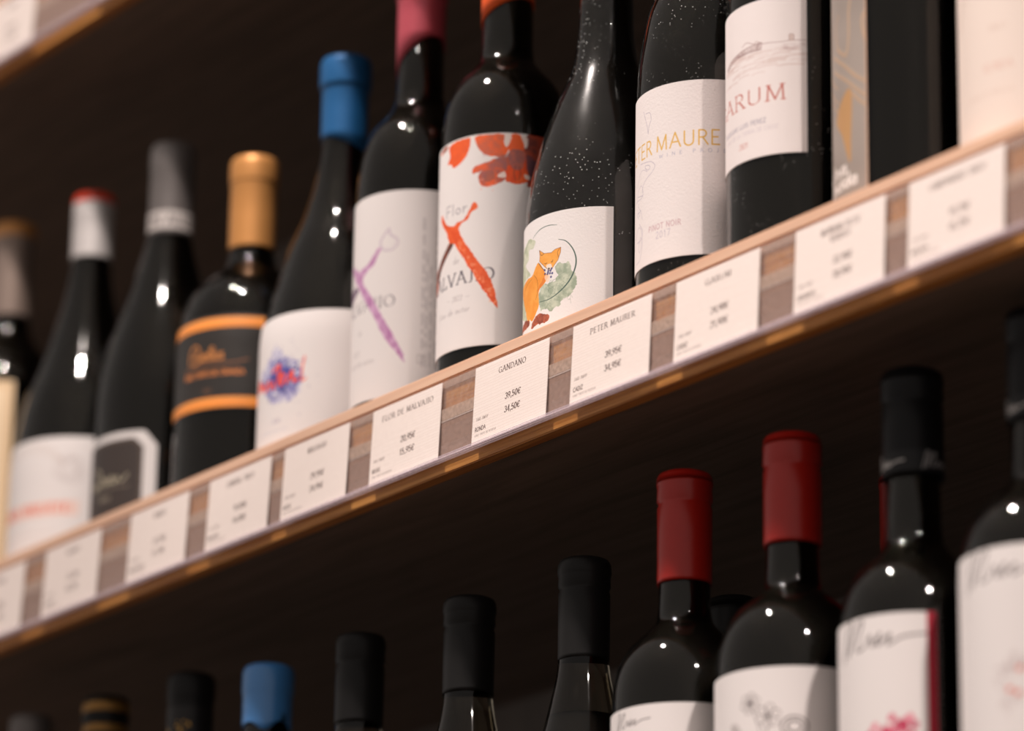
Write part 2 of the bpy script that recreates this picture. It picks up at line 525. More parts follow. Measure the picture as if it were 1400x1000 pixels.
def dense(prof, step=3.0):
    """round a coarse profile with a spline, keeping the straight runs straight."""
    p = np.array(prof, float)
    P = np.vstack([2 * p[0] - p[1], p, 2 * p[-1] - p[-2]])
    out = []
    for i in range(1, len(P) - 2):
        a, b, c, d = P[i - 1], P[i], P[i + 1], P[i + 2]
        L = np.linalg.norm(c - b); n = max(1, int(L / step))
        # monotone tangents keep the wall from bulging
        def tan(u, v, w):
            l1, l2 = np.linalg.norm(v - u) + 1e-6, np.linalg.norm(w - v) + 1e-6
            t = (v - u) / l1 * l2 / (l1 + l2) + (w - v) / l2 * l1 / (l1 + l2)
            return t
        m0, m1 = tan(a, b, c) * L, tan(b, c, d) * L
        for k in range(n):
            t = k / n
            out.append((2 * t**3 - 3 * t**2 + 1) * b + (t**3 - 2 * t**2 + t) * m0 + (-2 * t**3 + 3 * t**2) * c + (t**3 - t**2) * m1)
    out.append(p[-1])
    return [tuple(v) for v in out]

def r_at(prof, z):
    zs = [p[1] for p in prof]; rs = [p[0] for p in prof]
    return float(np.interp(z, zs, rs))

def wrap_label(name, prof, s0, s1, z0, z1, R, mat, parent, off=0.3, nu=48, nz=14, chamfer=0.0):
    """paper label on the glass: s in mm along the arc (0 faces the aisle), z above the bottle's base."""
    V, F, UV = [], [], []
    for layer, o in ((0, off), (1, 0.05)):
        for j in range(nz + 1):
            for i in range(nu + 1):
                u = i / nu
                top = z1 - z0
                if chamfer:
                    top -= 1.2 * max(0, chamfer - min(u, 1 - u) * (s1 - s0))
                v = j / nz * top / (z1 - z0)
                z = z0 + (z1 - z0) * v
                r = r_at(prof, z) + o
                a = (s0 + (s1 - s0) * u) / R
                V.append((r * math.sin(a), -r * math.cos(a), z)); UV.append((u, v))
    N = (nu + 1) * (nz + 1)
    V += V[:]; UV += UV[:]
    for j in range(nz):
        for i in range(nu):
            a = j * (nu + 1) + i
            F.append((a, a + 1, a + nu + 2, a + nu + 1))
    rim = [i for i in range(nu + 1)] + [j * (nu + 1) + nu for j in range(1, nz + 1)] + \
          [nz * (nu + 1) + i for i in range(nu - 1, -1, -1)] + [j * (nu + 1) for j in range(nz - 1, 0, -1)]
    for k in range(len(rim)):
        a, b = rim[k], rim[(k + 1) % len(rim)]
        F.append((b + 2 * N, a + 2 * N, a + 3 * N, b + 3 * N))
    return mesh_obj(name, V, F, mat, parent, uvs=UV)
ART = dict(
fox_head=[(-0.1,58.7),(3.9,55.9),(9.2,55.0),(11.6,56.3),(15.4,56.8),(15.3,54.1),(13.7,49.9),(11.3,47.5),(9.8,45.8),(7.8,45.4),(5.0,47.8),(3.2,49.5),(0.1,52.4),(0.4,54.8)],
fox_body=[(-0.6,51.8),(3.3,47.4),(5.1,44.5),(7.3,41.9),(3.5,38.3),(1.1,36.9),(-0.2,34.4),(-0.0,27.8),(-2.6,23.6),(-6.3,20.6),(-10.0,23.8),(-14.8,28.2),(-20.6,36.0),(-27.0,44.1),(-19.1,45.4),(-12.0,46.3),(-7.1,46.3),(-3.3,50.1)],
fox_armline=[(-4.7,46.0),(-1.7,42.2),(-1.1,36.3),(-2.8,31.8)],
fox_armline2=[(-7.1,44.7),(-15.5,42.5),(-20.9,39.4)],
fox_eyes=[(4.4,50.0),(6.1,50.0),(9.2,50.0),(10.4,50.6),(7.5,46.5)],
fox_muz=[(5.5,48.5),(8.8,48.9),(9.8,46.2),(7.6,45.7)],
foot1=[(-14.5,23.2),(-9.6,21.6),(-10.9,18.7),(-21.6,19.4),(-27.0,19.2),(-27.0,22.1),(-22.1,23.3)],
foot2=[(-0.3,22.9),(6.6,21.1),(8.2,19.1),(6.7,17.0),(-0.4,17.2),(-6.2,16.0),(-7.1,18.4),(-4.0,20.7)],
leg1=[(-14.8,28.2),(-12.1,22.4),(-9.6,21.6),(-8.5,24.1)],
grape=[(4.5,46.3),(7.2,45.2),(9.5,46.0),(10.0,43.3),(9.2,41.4),(6.7,43.6),(4.8,44.1)],
leafL=[(-11.8,68.6),(-4.4,65.4),(-5.9,61.7),(-11.5,61.9),(-11.7,57.0),(-16.2,54.8),(-9.0,47.7),(-15.8,46.7),(-21.3,42.9),(-16.4,31.2),(-13.3,22.8),(-27.0,29.1),(-27.0,31.6),(-27.0,48.2),(-27.0,58.2),(-27.0,64.9),(-17.0,67.1)],
leafR=[(14.2,48.2),(17.8,47.1),(20.4,47.9),(21.7,43.6),(23.8,40.9),(24.9,37.1),(24.6,34.3),(21.5,28.9),(16.7,27.2),(15.4,24.2),(12.2,23.6),(9.7,22.1),(6.0,24.1),(1.9,24.8),(-0.0,29.4),(0.5,35.0),(3.5,38.3),(9.4,38.1),(12.4,39.5),(13.8,41.7),(11.8,45.4)],
arcT=[(-6.9,67.4),(-0.3,70.3),(6.8,70.9),(12.9,69.9)],
arcR=[(14.0,61.5),(18.5,59.7),(22.4,55.0),(24.3,49.8),(24.2,44.9),(22.2,39.5),(18.8,35.0),(13.5,31.1),(7.5,29.1),(0.6,29.4)],
arcL=[(-10.7,68.2),(-20.6,62.6),(-27.0,56.5),(-27.0,48.2),(-27.0,41.5),(-16.4,31.2)],
wTL=[(16.6,147.8),(24.4,148.4),(33.0,148.1),(33.0,144.5),(33.7,141.0),(36.1,141.4),(35.5,138.7),(33.2,134.8),(29.5,134.8),(22.7,136.6),(18.7,141.0),(17.3,144.4)],
bulb=[(36.6,147.9),(42.1,147.7),(44.1,140.8),(42.9,137.4),(36.1,137.5),(35.5,143.3)],
wTR=[(45.3,148.1),(51.9,146.6),(52.4,138.3),(50.1,134.6),(46.7,134.6),(43.5,138.1),(44.7,140.8),(45.7,142.3)],
lwL=[(16.3,129.7),(23.4,132.0),(29.6,134.2),(35.6,134.2),(38.1,128.5),(35.8,123.9),(31.0,119.3),(23.7,117.4),(19.8,120.1),(19.1,124.7),(21.0,127.1),(15.7,125.9)],
mbody=[(36.1,138.1),(44.1,138.2),(45.5,129.3),(47.6,124.4),(45.7,120.9),(40.7,119.0),(36.4,119.7),(34.0,121.2),(34.5,127.0)],
lwR=[(44.2,135.6),(50.1,134.6),(48.9,124.6),(47.0,119.1),(45.6,122.8)],
sp1=[(29.7,123.8),(33.3,126.1),(34.3,122.8),(31.0,122.5)],
sp2=[(44.3,125.2),(47.2,124.4),(47.3,122.4),(44.7,122.7)],
sp3=[(33.3,148.1),(36.0,148.2),(36.9,145.9),(34.9,141.0),(33.8,141.3)],
sp4=[(42.1,147.7),(45.3,147.1),(46.1,144.3),(45.1,140.6),(43.7,143.3)],
petal=[(-1.7,147.2),(4.2,148.0),(13.0,148.2),(13.8,145.7),(12.5,139.5),(8.0,134.6),(1.9,132.7),(-0.2,135.3),(-3.7,136.8),(-1.5,140.6),(-2.8,145.0)],
petal2=[(-4.8,148.2),(-5.4,145.8),(-13.2,145.4),(-13.4,147.4)],
sc7=[(16.9,109.7),(19.0,105.6),(15.0,103.6),(12.9,100.1),(8.4,97.9),(7.8,92.9),(17.6,77.6),(26.7,63.9),(31.2,47.3),(28.8,49.2),(21.8,59.2),(13.6,73.1),(4.6,86.6),(-0.3,89.3),(-4.1,96.8),(-10.5,104.8),(-9.6,108.4),(-4.3,101.4),(2.4,98.2),(5.9,99.8),(10.0,100.1),(13.6,104.5)],
bl7=[(-0.3,89.3),(2.7,87.1),(-3.4,81.2),(-10.4,74.5),(-17.3,62.7),(-21.8,72.0),(-10.8,81.0),(-4.8,85.5)],
sc6=[(-20.0,107.3),(-6.5,99.3),(-0.0,99.3),(4.9,100.6),(9.1,105.0),(12.1,108.3),(14.3,107.9),(11.5,103.1),(9.3,99.0),(5.1,96.6),(0.3,91.3),(8.3,80.1),(17.7,64.0),(23.9,53.0),(29.5,39.2),(27.4,41.1),(18.0,53.6),(8.6,70.8),(0.7,83.3),(-5.9,90.5),(-12.5,99.3)],
bl6=[(-9.3,90.3),(-4.2,86.7),(-13.2,82.3),(-20.0,79.4),(-20.0,87.3)],
ring6=[(14.3,107.9),(13.5,112.0),(16.2,116.2),(18.9,119.1),(19.7,115.7),(23.7,112.7),(24.2,109.4),(21.3,106.3),(17.2,106.1)],
blob5=[(-1.7,66.6),(4.4,73.8),(11.6,66.3),(18.8,62.1),(23.8,56.5),(24.6,47.6),(22.8,41.0),(17.5,38.8),(10.4,37.2),(-0.0,40.6),(-8.7,48.8),(-14.1,58.4)],
t5a=[(-12.1,49.9),(-8.5,52.2),(-5.2,47.9),(-4.0,50.5),(-1.7,52.8),(0.3,48.3)],
t5b=[(2.6,51.7),(3.9,47.7)],
t5c=[(2.2,58.1),(7.9,60.7),(7.4,56.4),(7.8,49.5),(9.5,55.0),(11.9,53.5),(9.8,48.5)],
t5d=[(13.8,49.2),(15.8,52.8),(17.7,55.4),(17.9,51.5),(19.5,49.2),(21.4,49.9)],
t5e=[(25.6,63.1),(24.3,56.4),(24.1,49.1),(26.8,49.8)],
face9=[(-9.4,83.3),(-2.5,82.3),(2.0,81.1),(4.4,78.2),(1.6,75.1),(-3.5,72.8),(-5.8,70.7),(-7.1,68.2),(-6.4,65.4),(-10.7,65.9),(-13.4,66.6)],
eye9=[(-4.1,80.8),(-0.4,79.9),(0.4,78.1),(-1.9,77.8),(-3.8,79.3),(-4.1,80.8)],
fig9=[(-6.1,111.6),(-2.7,103.1),(-1.3,97.7)],
fig9b=[(-3.8,109.6),(0.1,108.9),(1.2,104.8),(-0.6,101.7),(-1.3,97.7)],
low9=[(-6.4,65.1),(-9.1,64.1),(-14.4,64.4),(-16.1,63.7)],
low9b=[(-11.5,62.3),(-12.4,61.0),(-9.8,57.5),(-14.3,57.2),(-12.2,54.2)],
oval9=[(-10.5,50.6),(-6.5,45.5),(-8.1,41.5),(-14.0,41.3)],
bld10=[(-17.1,113.3),(-11.2,115.7),(-4.8,116.9),(1.4,118.0),(9.4,118.8),(13.8,118.9)],
bld10b=[(-15.7,112.3),(-5.5,115.1),(1.4,115.6),(7.6,115.7),(13.0,115.5)],
roof10=[(0.3,119.9),(3.6,121.3),(8.5,119.4),(10.4,120.2),(13.4,118.6)],
hor10=[(13.8,118.1),(18.7,117.9),(24.9,117.5),(29.4,117.9),(37.8,117.7)],
tow10=[(29.0,117.9),(29.0,121.1),(31.2,120.9),(31.2,117.8)],
script3=[(-15.9,-207.8),(-6.1,-204.3),(-2.8,-210.9),(-8.3,-216.5),(4.3,-206.4),(0.1,-215.4),(7.9,-211.0),(13.4,-210.8),(17.5,-212.2),(21.5,-210.7),(26.2,-212.9),(33.8,-211.4)],
script4=[(-18.3,-196.6),(-8.3,-191.6),(-12.7,-198.1),(0.9,-191.9),(3.2,-197.1),(10.1,-195.5),(16.2,-199.2)],
sw11a=[(-0.8,116.2),(-1.9,110.4),(-2.1,98.0),(-3.7,89.3),(-6.2,89.0),(-13.1,94.2)],
sw11b=[(-17.8,91.8),(-6.3,83.5),(1.9,75.8),(8.6,70.8)],
sw11c=[(-18.1,84.4),(-4.4,74.8),(4.2,67.1),(9.2,63.0)],
sw11d=[(0.1,66.6),(5.6,61.2),(9.2,58.4)],
sw11e=[(10.6,109.0),(7.3,104.3),(7.6,98.0),(9.6,90.7)],
v11=[(-15.2,57.9),(-8.7,47.4),(-2.2,31.5),(-1.1,42.6),(-1.2,70.0)],
)

# ------------------------------------------------------------------ the shelving
M_FASCIA = wood('oak_front', (176, 108, 46), (222, 158, 84), rough=0.4)
M_EDGE = wood('oak_edging', (222, 178, 150), (236, 196, 168), rough=0.4, stretch=(1.2, 26, 26), scale=5)
M_BOARD = wood('stained_board', (108, 94, 84), (132, 115, 104), rough=0.6, stretch=(1.2, 14, 14))
M_BACK = wood('dark_back_panel', (104, 97, 92), (120, 112, 106), rough=0.7, stretch=(14, 14, 1.2))
M_FLOOR = wood('floorboards', (96, 72, 52), (128, 98, 72), rough=0.45, stretch=(1, 10, 10), scale=3)

fl = box('floor', -4000, 3500, -4000, 1500, -1620, -1600, M_FLOOR, bevel=0)
fl.location.z = Z0
fl['kind'] = 'structure'

unit = empty('shelving_unit', 0, 0, 0, 'dark wooden wine shelving with oak-edged boards', 'shelves')
UX0, UX1 = -2000, 900
box('back_panel', UX0, UX1, 330, 348, -1599, 900, M_BACK, unit)
box('side_panel', UX0 - 24, UX0, 4, 348, -1599, 900, M_BACK, unit)
box('side_panel', UX1, UX1 + 24, 4, 348, -1599, 900, M_BACK, unit)
for dz in (402, 0, -355):
    bd = box('shelf_board', UX0, UX1, 13, 330, dz - 51, dz - 25, M_BOARD, unit)
    f = box('front_board', UX0, UX1, 4.5, 13, dz - 51, dz + 1.2, M_FASCIA, unit, bevel=0.6)
    box('edging', UX0, UX1, 3.9, 13, dz + 1.2, dz + 9.4, M_EDGE, unit, bevel=1.6)
box('top_board', UX0, UX1, 4, 330, 876, 900, M_BOARD, unit)
box('plinth', UX0, UX1, 20, 330, -1599, -1500, M_BACK, unit)

# clear price rails
M_SHEET = clear_plastic('rail_front_plastic', 0.006, (235, 215, 215), rough=0.1, speck=0.02, gloss=0.2)
M_HAZE = clear_plastic('rail_haze_plastic', 0.10, (200, 172, 160), rough=0.25, speck=0.15, gloss=0.5)
M_TAPE = clear_plastic('rail_tape', 0.5, (215, 186, 168), rough=0.3, speck=0.2)
M_LINER = clear_plastic('rail_liner', 0.72, (176, 142, 126), rough=0.3)
M_CURL = clear_plastic('rail_curl', 0.42, (244, 230, 238), rough=0.2, gloss=0.5)
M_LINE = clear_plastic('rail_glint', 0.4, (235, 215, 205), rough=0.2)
def rail(dz, label):
    r = empty('price_rail', 0, 0, dz, label, 'price rail', 'clear price rails')
    box('front_sheet', UX0 + 2, UX1 - 2, -1.0, -0.5, -43, 0.6, M_SHEET, r, bevel=0, tilt=2.1)
    box('back_sheet', UX0 + 2, UX1 - 2, 1.5, 1.9, -43, 0.6, M_HAZE, r, bevel=0, tilt=1.8)
    box('top_rim', UX0 + 2, UX1 - 2, 3.75, 4.4, -3.2, 0.9, M_TAPE, r, bevel=0.1)
    box('adhesive_tape', UX0 + 2, UX1 - 2, 2.2, 4.3, -22.0, -15.5, M_TAPE, r, bevel=0.1)
    box('liner', UX0 + 2, UX1 - 2, 2.2, 4.3, -41.5, -23.0, M_LINER, r, bevel=0.1)
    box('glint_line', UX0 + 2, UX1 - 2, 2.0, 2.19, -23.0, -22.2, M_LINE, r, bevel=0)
    box('bottom_curl', UX0 + 2, UX1 - 2, -2.4, 1.4, -46.2, -44.0, M_CURL, r, bevel=0.8)
    box('front_lip', UX0 + 2, UX1 - 2, -2.4, -1.9, -44.1, -43.5, M_CURL, r, bevel=0.3)
rail(0, 'clear plastic price rail along the middle shelf')
rail(402, 'clear plastic price rail on the upper shelf edge')

# ------------------------------------------------------------------ price cards
PAPER = (250, 237, 230)
INK = (74, 52, 48)
def card(x, dz, title, p1, p2, town, label, tw=None, name=None, title2=None):
    cv = Canvas(0, 65.5, 0, 43.8, PAPER, ppm=7)
    for i in range(26):                                  # laid lines of the card stock
        y = 1.2 + i * 1.68 + rng.rand() * .5
        xs = np.linspace(0, 65.5, 14)
        cv.stroke(np.stack([xs, y + (rng.rand(14) - .5) * .35 + .012 * (xs - 30)], -1), .22, (214, 190, 176), .45)
    text(cv, title, 33.4, 35.4, 3.0, INK, w=.17, align='c', sp=.16, width=tw)
    if title2:
        text(cv, title2, 33.4, 30.6, 3.0, INK, w=.17, align='c', sp=.16)
    text(cv, p1, 35.4, 18.8, 3.3, INK, w=.2, align='c', sp=.08, width=13.6)
    text(cv, p2, 35.4, 11.2, 3.3, INK, w=.2, align='c', sp=.08, width=13.6)
    text(cv, 'TAKE AWAY', 3.0, 12.6, 1.5, INK, w=.14, sp=.15, slant=.15, alpha=.85)
    text(cv, town, 2.6, 6.6, 2.3, INK, w=.16, serif=False, sp=.12)
    text(cv, 'VINO TINTO DE BODEGA', 2.6, 3.7, 1.2, INK, w=.14, serif=False, alpha=.55, sp=.2)
    mt = print_mat('price_card_print', cv, rough=0.55, bump=0.06)
    V, F, UV = [], [], []
    nx = 8
    for lay, off in ((0, 0.0), (1, 0.3)):
        for j in (0, 1):
            for i in range(nx + 1):
                u = i / nx
                bow = .25 * math.sin(u * math.pi)
                V.append((u * 65.5, 2.1 * j + off - bow * .5 + .25, -43.2 + 43.2 * j)); UV.append((u, j))
    n = nx + 1
    for i in range(nx):
        F.append((i, i + 1, i + 1 + n, i + n))
        F.append((2 * n + i + 1, 2 * n + i, 3 * n + i, 3 * n + i + 1))
        F.append((i + n, i + 1 + n, i + 1 + 3 * n, i + 3 * n)); F.append((i + 1, i, i + 2 * n, i + 1 + 2 * n))
    F.append((0, n, 3 * n, 2 * n)); F.append((n - 1 + n, n - 1, 3 * n - 1, 4 * n - 1))
    o = mesh_obj('price_card', V, F, mt, smooth_=False, uvs=UV)
    o.location = (x * MM, 0, Z0 + dz * MM)
    o['label'] = label; o['category'] = 'price card'; o['group'] = 'price cards in the rails'
CARDS = [
 (39.9, 'CAMPANARIO TINTO', '19,75€', '15,75€', 'MALAGA', 'blurred price card under the tall cream label, nearest to the camera'),
 (-42.3, 'MUÑANA PETIT', '32,90€', '28,90€', 'GRANADA', 'price card with a two-line title under the grey-striped bottle'),
 (-134.9, 'GARUM', '24,90€', '21,90€', 'CADIZ', 'price card priced 24,90 and 21,90 euros, with a short one-word title'),
 (-220.4, 'PETER MAURER', '39,95€', '34,95€', 'CADIZ', 'price card priced 39,95 and 34,95 euros, under the dusty sloping bottle'),
 (-306.5, 'GANDANO', '39,50€', '34,50€', 'RONDA', 'sharpest price card, priced 39,50 and 34,50 euros'),
 (-402.7, 'FLOR DE MALVAJIO', '20,95€', '15,95€', 'MIJAS', 'price card with a long title, priced 20,95 and 15,95 euros'),
 (-491.1, 'MALVAJIO', '29,95€', '24,95€', 'MIJAS', 'price card priced 29,95 and 24,95 euros, between the splash and purple scissors labels'),
 (-570.5, 'CANIBAL TINTO', '19,00€', '14,00€', 'MALAGA', 'price card under the label with red and blue splash'),
 (-658.4, 'RAMOS', '22,75€', '17,75€', 'VALLADOLID', 'blurred price card under the white-bordered black label'),
 (-758.6, 'BLANCO', '21,75€', '16,75€', 'LA RIOJA', 'blurred price card under the white label with pale red lettering'),
 (-850.0, 'RESERVA', '25,00€', '19,00€', 'RONDA', 'price card cut off at the far end of the middle rail')]
for x, t, a, b_, town, lab in CARDS:
    card(x, 0, t, a, b_, town, lab, title2='VERDOT' if 'PETIT' in t else None,
         tw={'GANDANO': 24, 'FLOR DE MALVAJIO': 48, 'PETER MAURER': 37, 'GARUM': 20}.get(t))
card(-812 - 65.5, 402, 'SYRAH', '18,00€', '13,00€', 'RONDA', 'price card at the corner of the upper shelf rail')
card(-728, 402, 'TINTO', '18,00€', '13,00€', 'RONDA', 'sliver of the second price card on the upper shelf rail')

# ------------------------------------------------------------------ bottle materials
G_DARK = glass('dark_olive_glass', (158, 150, 134))
G_DUST = glass('dusty_dark_glass', (176, 168, 154), dust=0.9, haze=0.02)
G_SPECK = glass('speckled_dark_glass', (176, 168, 150), dust=0.7)
M_WINE = plain('red_wine', (9, 7, 7), rough=0.25, var=0.02)
def foil(name, rgb, rough=0.35, metal=0.55, coat=0.0):
    return plain(name, rgb, rough=rough, metal=metal, bump=0.12, scale=300, coat=coat)
F_GOLD = foil('gold_foil', (214, 150, 86), 0.42, 0.35)
F_SILVER = foil('silver_foil', (214, 208, 206), 0.45, 0.3)
F_TAUPE = foil('taupe_foil', (150, 132, 122), 0.4, 0.4)
F_RED = foil('vermilion_foil', (232, 62, 30), 0.4, 0.0)
F_GREY = foil('graphite_foil', (112, 106, 104), 0.42, 0.3)
F_BLUE = foil('blue_foil', (36, 100, 156), 0.36, 0.3)
F_PINK = foil('crimson_foil', (196, 84, 98), 0.36, 0.3)
F_ORANGE = foil('orange_foil', (255, 98, 34), 0.5, 0.0)
F_DRED = foil('oxblood_foil', (178, 30, 20), 0.32, 0.0)
F_BLACK = foil('black_foil', (24, 23, 23), 0.45, 0.0)
F_INK = foil('ink_black_foil', (17, 17, 19), 0.45, 0.0)
for _m in (F_BLACK, F_INK):
    _m.node_tree.nodes['Principled BSDF'].inputs['Specular IOR Level'].default_value = 0.22
F_WAX = plain('blue_wax', (76, 144, 214), rough=0.3, bump=0.15, scale=60, coat=0.4)
M_WHITEBAND = foil('white_band', (205, 198, 194), 0.5, 0.2)
M_GOLDBAND = foil('gold_band', (160, 118, 60), 0.4, 0.5)

BX = [(1.0, 0), (1.0, 1)]
def bottle(label, X, Y, base, R, prof, top, cap, gl=G_DARK, papers=(), group='wine bottles on the middle shelf', fill=True, rt=None):
    """prof: (r, z) above the foot from body to neck, z measured from the shelf edge like every height here."""
    t = empty('wine_bottle', X, Y, base, label, 'bottle', group)
    H = top - base
    pr = [(r, z - base) for r, z in prof]
    rn = pr[-1][0]
    shape = dense(pr, 2.5)
    outer = [(R - 5, 0.0), (R - 2, 0.8), (R - .5, 2.4), (R, 5.0)] + [(R, z) for z in np.linspace(9, pr[0][1] - 3, 6)] + shape + [(rn, H - 4)]
    body = lathe('body', outer, gl, t)
    zc = cap['z'] - base
    wtop = zc + 12 if fill else zc - 30
    inner = [(R - 8, 5.0), (R - 4.5, 6.5), (R - 3.2, 10)] + [(r_at(outer, z) - (3.2 if r_at(outer, z) > 20 else 3.0), z) for z in np.linspace(14, wtop, 60)]
    lathe('wine', inner, M_WINE, body)
    # capsule
    amp, ph = cap.get('cut', (0, 0))
    rl, rs, hl = cap.get('rl', 15.0), cap.get('rs', 13.8), cap.get('hl', 17)
    zf = (lambda a, i: amp * math.cos(a - math.radians(ph)) * (1 if i < 2 else 0)) if amp else None
    if cap.get('wavy'):
        zf = lambda a, i: (2.2 * math.sin(3 * a + 2.3) + 1.5 * math.sin(5 * a)) * (1 if i < 2 else 0)
    lo = zc + (amp + 1 if amp else 0)
    cp = [(rn + .05, zc), (rs, zc), (rs, lo + 2), (rs + .05, (lo + H - hl) / 2), (rs + .1, H - hl - 1.2), (rs + .35, H - hl - .3),
          (rl - .2, H - hl + .4), (rl, H - hl + 1.4), (rl, H - 6), (rl - .3, H - 3), (rl - 1.3, H - 1.1), (rl - 3, H - .3), (rl - 6, H), (3, H)]
    if cap.get('groove'):
        k = H - cap['groove']
        cp[5:5] = []
        cp = [q for q in cp if q[1] < k - 3] + [(rs + .1, k - 2), (rs - .5, k - .7), (rs - .5, k + .7), (rs + .3, k + 2)] + [q for q in cp if q[1] > k + 3]
    c = lathe('capsule', cp, cap['m'], t, cap_bottom=False, zfun=zf)
    if 'crown' in cap:
        mtl, h = cap['crown']
        cr = [(rl + .15, H - h), (rl + .2, H - 5.8), (rl - .1, H - 2.8), (rl - 1.1, H - .9), (rl - 3, H - .1), (rl - 6, H + .2), (3, H + .2)]
        lathe('crown_disc', cr, mtl, c, cap_bottom=False)['label'] = cap.get('crown_label', 'coloured top of the capsule')
    for zb0, zb1, mtl in cap.get('bands', ()):
        b0, b1 = zb0 - base, zb1 - base
        lathe('band', [(r_at(cp[1:], b0) + .05, b0), (r_at(cp[1:], b0) + .4, b0 + .3), (r_at(cp[1:], b1) + .4, b1 - .3), (r_at(cp[1:], b1) + .05, b1)], mtl, c, cap_bottom=False, cap_top=False)
    for nm, s0, s1, z0, z1, mtl, Ra in papers:
        if nm.startswith('cap_'):
            src = [(r, z) for r, z in cp[1:]]
            wrap_label(nm[4:], src, s0, s1, z0 - base, z1 - base, Ra, mtl, c, off=.35, nu=24, nz=4)
        else:
            wrap_label(nm, outer, s0, s1, z0 - base, z1 - base, Ra, mtl, body, chamfer=8 if 'edged_black' in mtl.name else 0)
    return t

WHITE = (233, 226, 224)
GREY = (150, 140, 142)
DK = (60, 54, 58)

# --- label artwork, heights in mm above the shelf edge, s in mm along the glass
def L_cream():
    c = Canvas(-45, 46, -5, 157, (240, 214, 180), ppm=4)
    for q in ((-43, -3, 44, 155), (-41, -1, 42, 153)):
        c.stroke([(q[0], q[1]), (q[2], q[1]), (q[2], q[3]), (q[0], q[3]), (q[0], q[1])], .7, (206, 150, 80), .9)
    text(c, 'RESERVA', 0, 100, 8, (150, 90, 50), align='c')
    return print_mat('cream_gold_label', c)
def L_tondo():
    c = Canvas(-40, 58, -10, 88, WHITE)
    for k in range(9):
        q = [(8 + 30 * math.cos(a), 62 + (16 + k) * math.sin(a)) for a in np.linspace(.35, 2.8, 30)]
        c.stroke(q, .35, (205, 190, 182), .5)
    for k in range(60):
        a = rng.rand() * 2 * math.pi; r = 4 + rng.rand() * 7
        c.curve([(40 + r * math.cos(a), 66 + r * math.sin(a)), (40 + r * math.cos(a + .8), 66 + r * math.sin(a + .8)), (40 + (r - 3) * math.cos(a + 1.2), 66 + (r - 3) * math.sin(a + 1.2))], .3, (190, 178, 176), .45)
    c.rect(-24, 35.5, 47, 45.5, (242, 206, 194), .8)
    text(c, 'VIÑA BRUITE', 11, 38, 5.6, (226, 92, 70), w=.17, align='c', width=62)
    for y, wd in ((25, 44), (19, 34), (12, 40)):
        c.stroke([(11 - wd / 2, y), (11 + wd / 2, y)], .5, (190, 175, 170), .5)
    c.stroke([(-36, -6), (-36, 82), (54, 82), (54, -6)], .4, (200, 184, 176), .6)
    return print_mat('white_ornate_label', c)
def L_black():
    c = Canvas(-31, 41, 0, 68.5, (228, 222, 220))
    c.poly([(-22.5, 0), (-22.5, 58.5), (-17, 64), (26.5, 64), (32.5, 58), (32.5, 0)], (66, 58, 55), sm=False)
    c.stroke([(-21, 0), (-21, 58), (-16.4, 62.6), (26, 62.6), (31, 57.4), (31, 0)], .45, (140, 118, 100), .9)
    q = [(-8, 37), (-6, 46), (-2, 47), (1, 42), (-1, 36), (-6, 35), (-8, 37), (2, 38), (4, 41), (5, 36), (8, 40), (9, 36), (11, 41), (13, 36), (15, 40), (18, 37), (23, 41)]
    c.curve(q, .8, (214, 204, 176), .95)
    c.stroke([(-4, 33.5), (24, 33.5)], .5, (170, 158, 138), .8)
    text(c, 'RIBERA', 5, 26, 2.6, (170, 160, 140), w=.16, align='c')
    return print_mat('white_edged_black_label', c, rough=0.5)
def L_band():
    c = Canvas(-45, 62, 57.6, 117, (52, 47, 44))
    n = value_noise(c.h, c.w, 60, 3, 4)[..., None]
    c.a = c.a * (1 - n * .25)
    for y0 in (58.2, 108.6):
        c.rect(-45, y0, 62, y0 + 6.6, (246, 150, 66))
        c.rect(-45, y0 + 4.8, 62, y0 + 5.6, (250, 176, 104))
    c.curve([(4, 88), (5, 96), (9, 99), (12, 95), (7, 92), (12, 91), (12, 88), (6, 87)], .9, (235, 150, 78))
    text(c, 'iellus', 13, 88.5, 8.0, (235, 150, 78), w=.11, serif=False, sp=.0, slant=.15)
    c.curve([(0, 84), (12, 86), (34, 86), (44, 88)], .9, (150, 96, 62))
    text(c, 'VINO TINTO DE CRIANZA', 0, 78.6, 3.0, (235, 140, 72), w=.2, serif=False, sp=.1, width=42)
    text(c, '2015', 16, 68, 2.4, (150, 96, 62), w=.14)
    return print_mat('black_label_with_orange_bands', c, rough=0.4, spec=0.5)
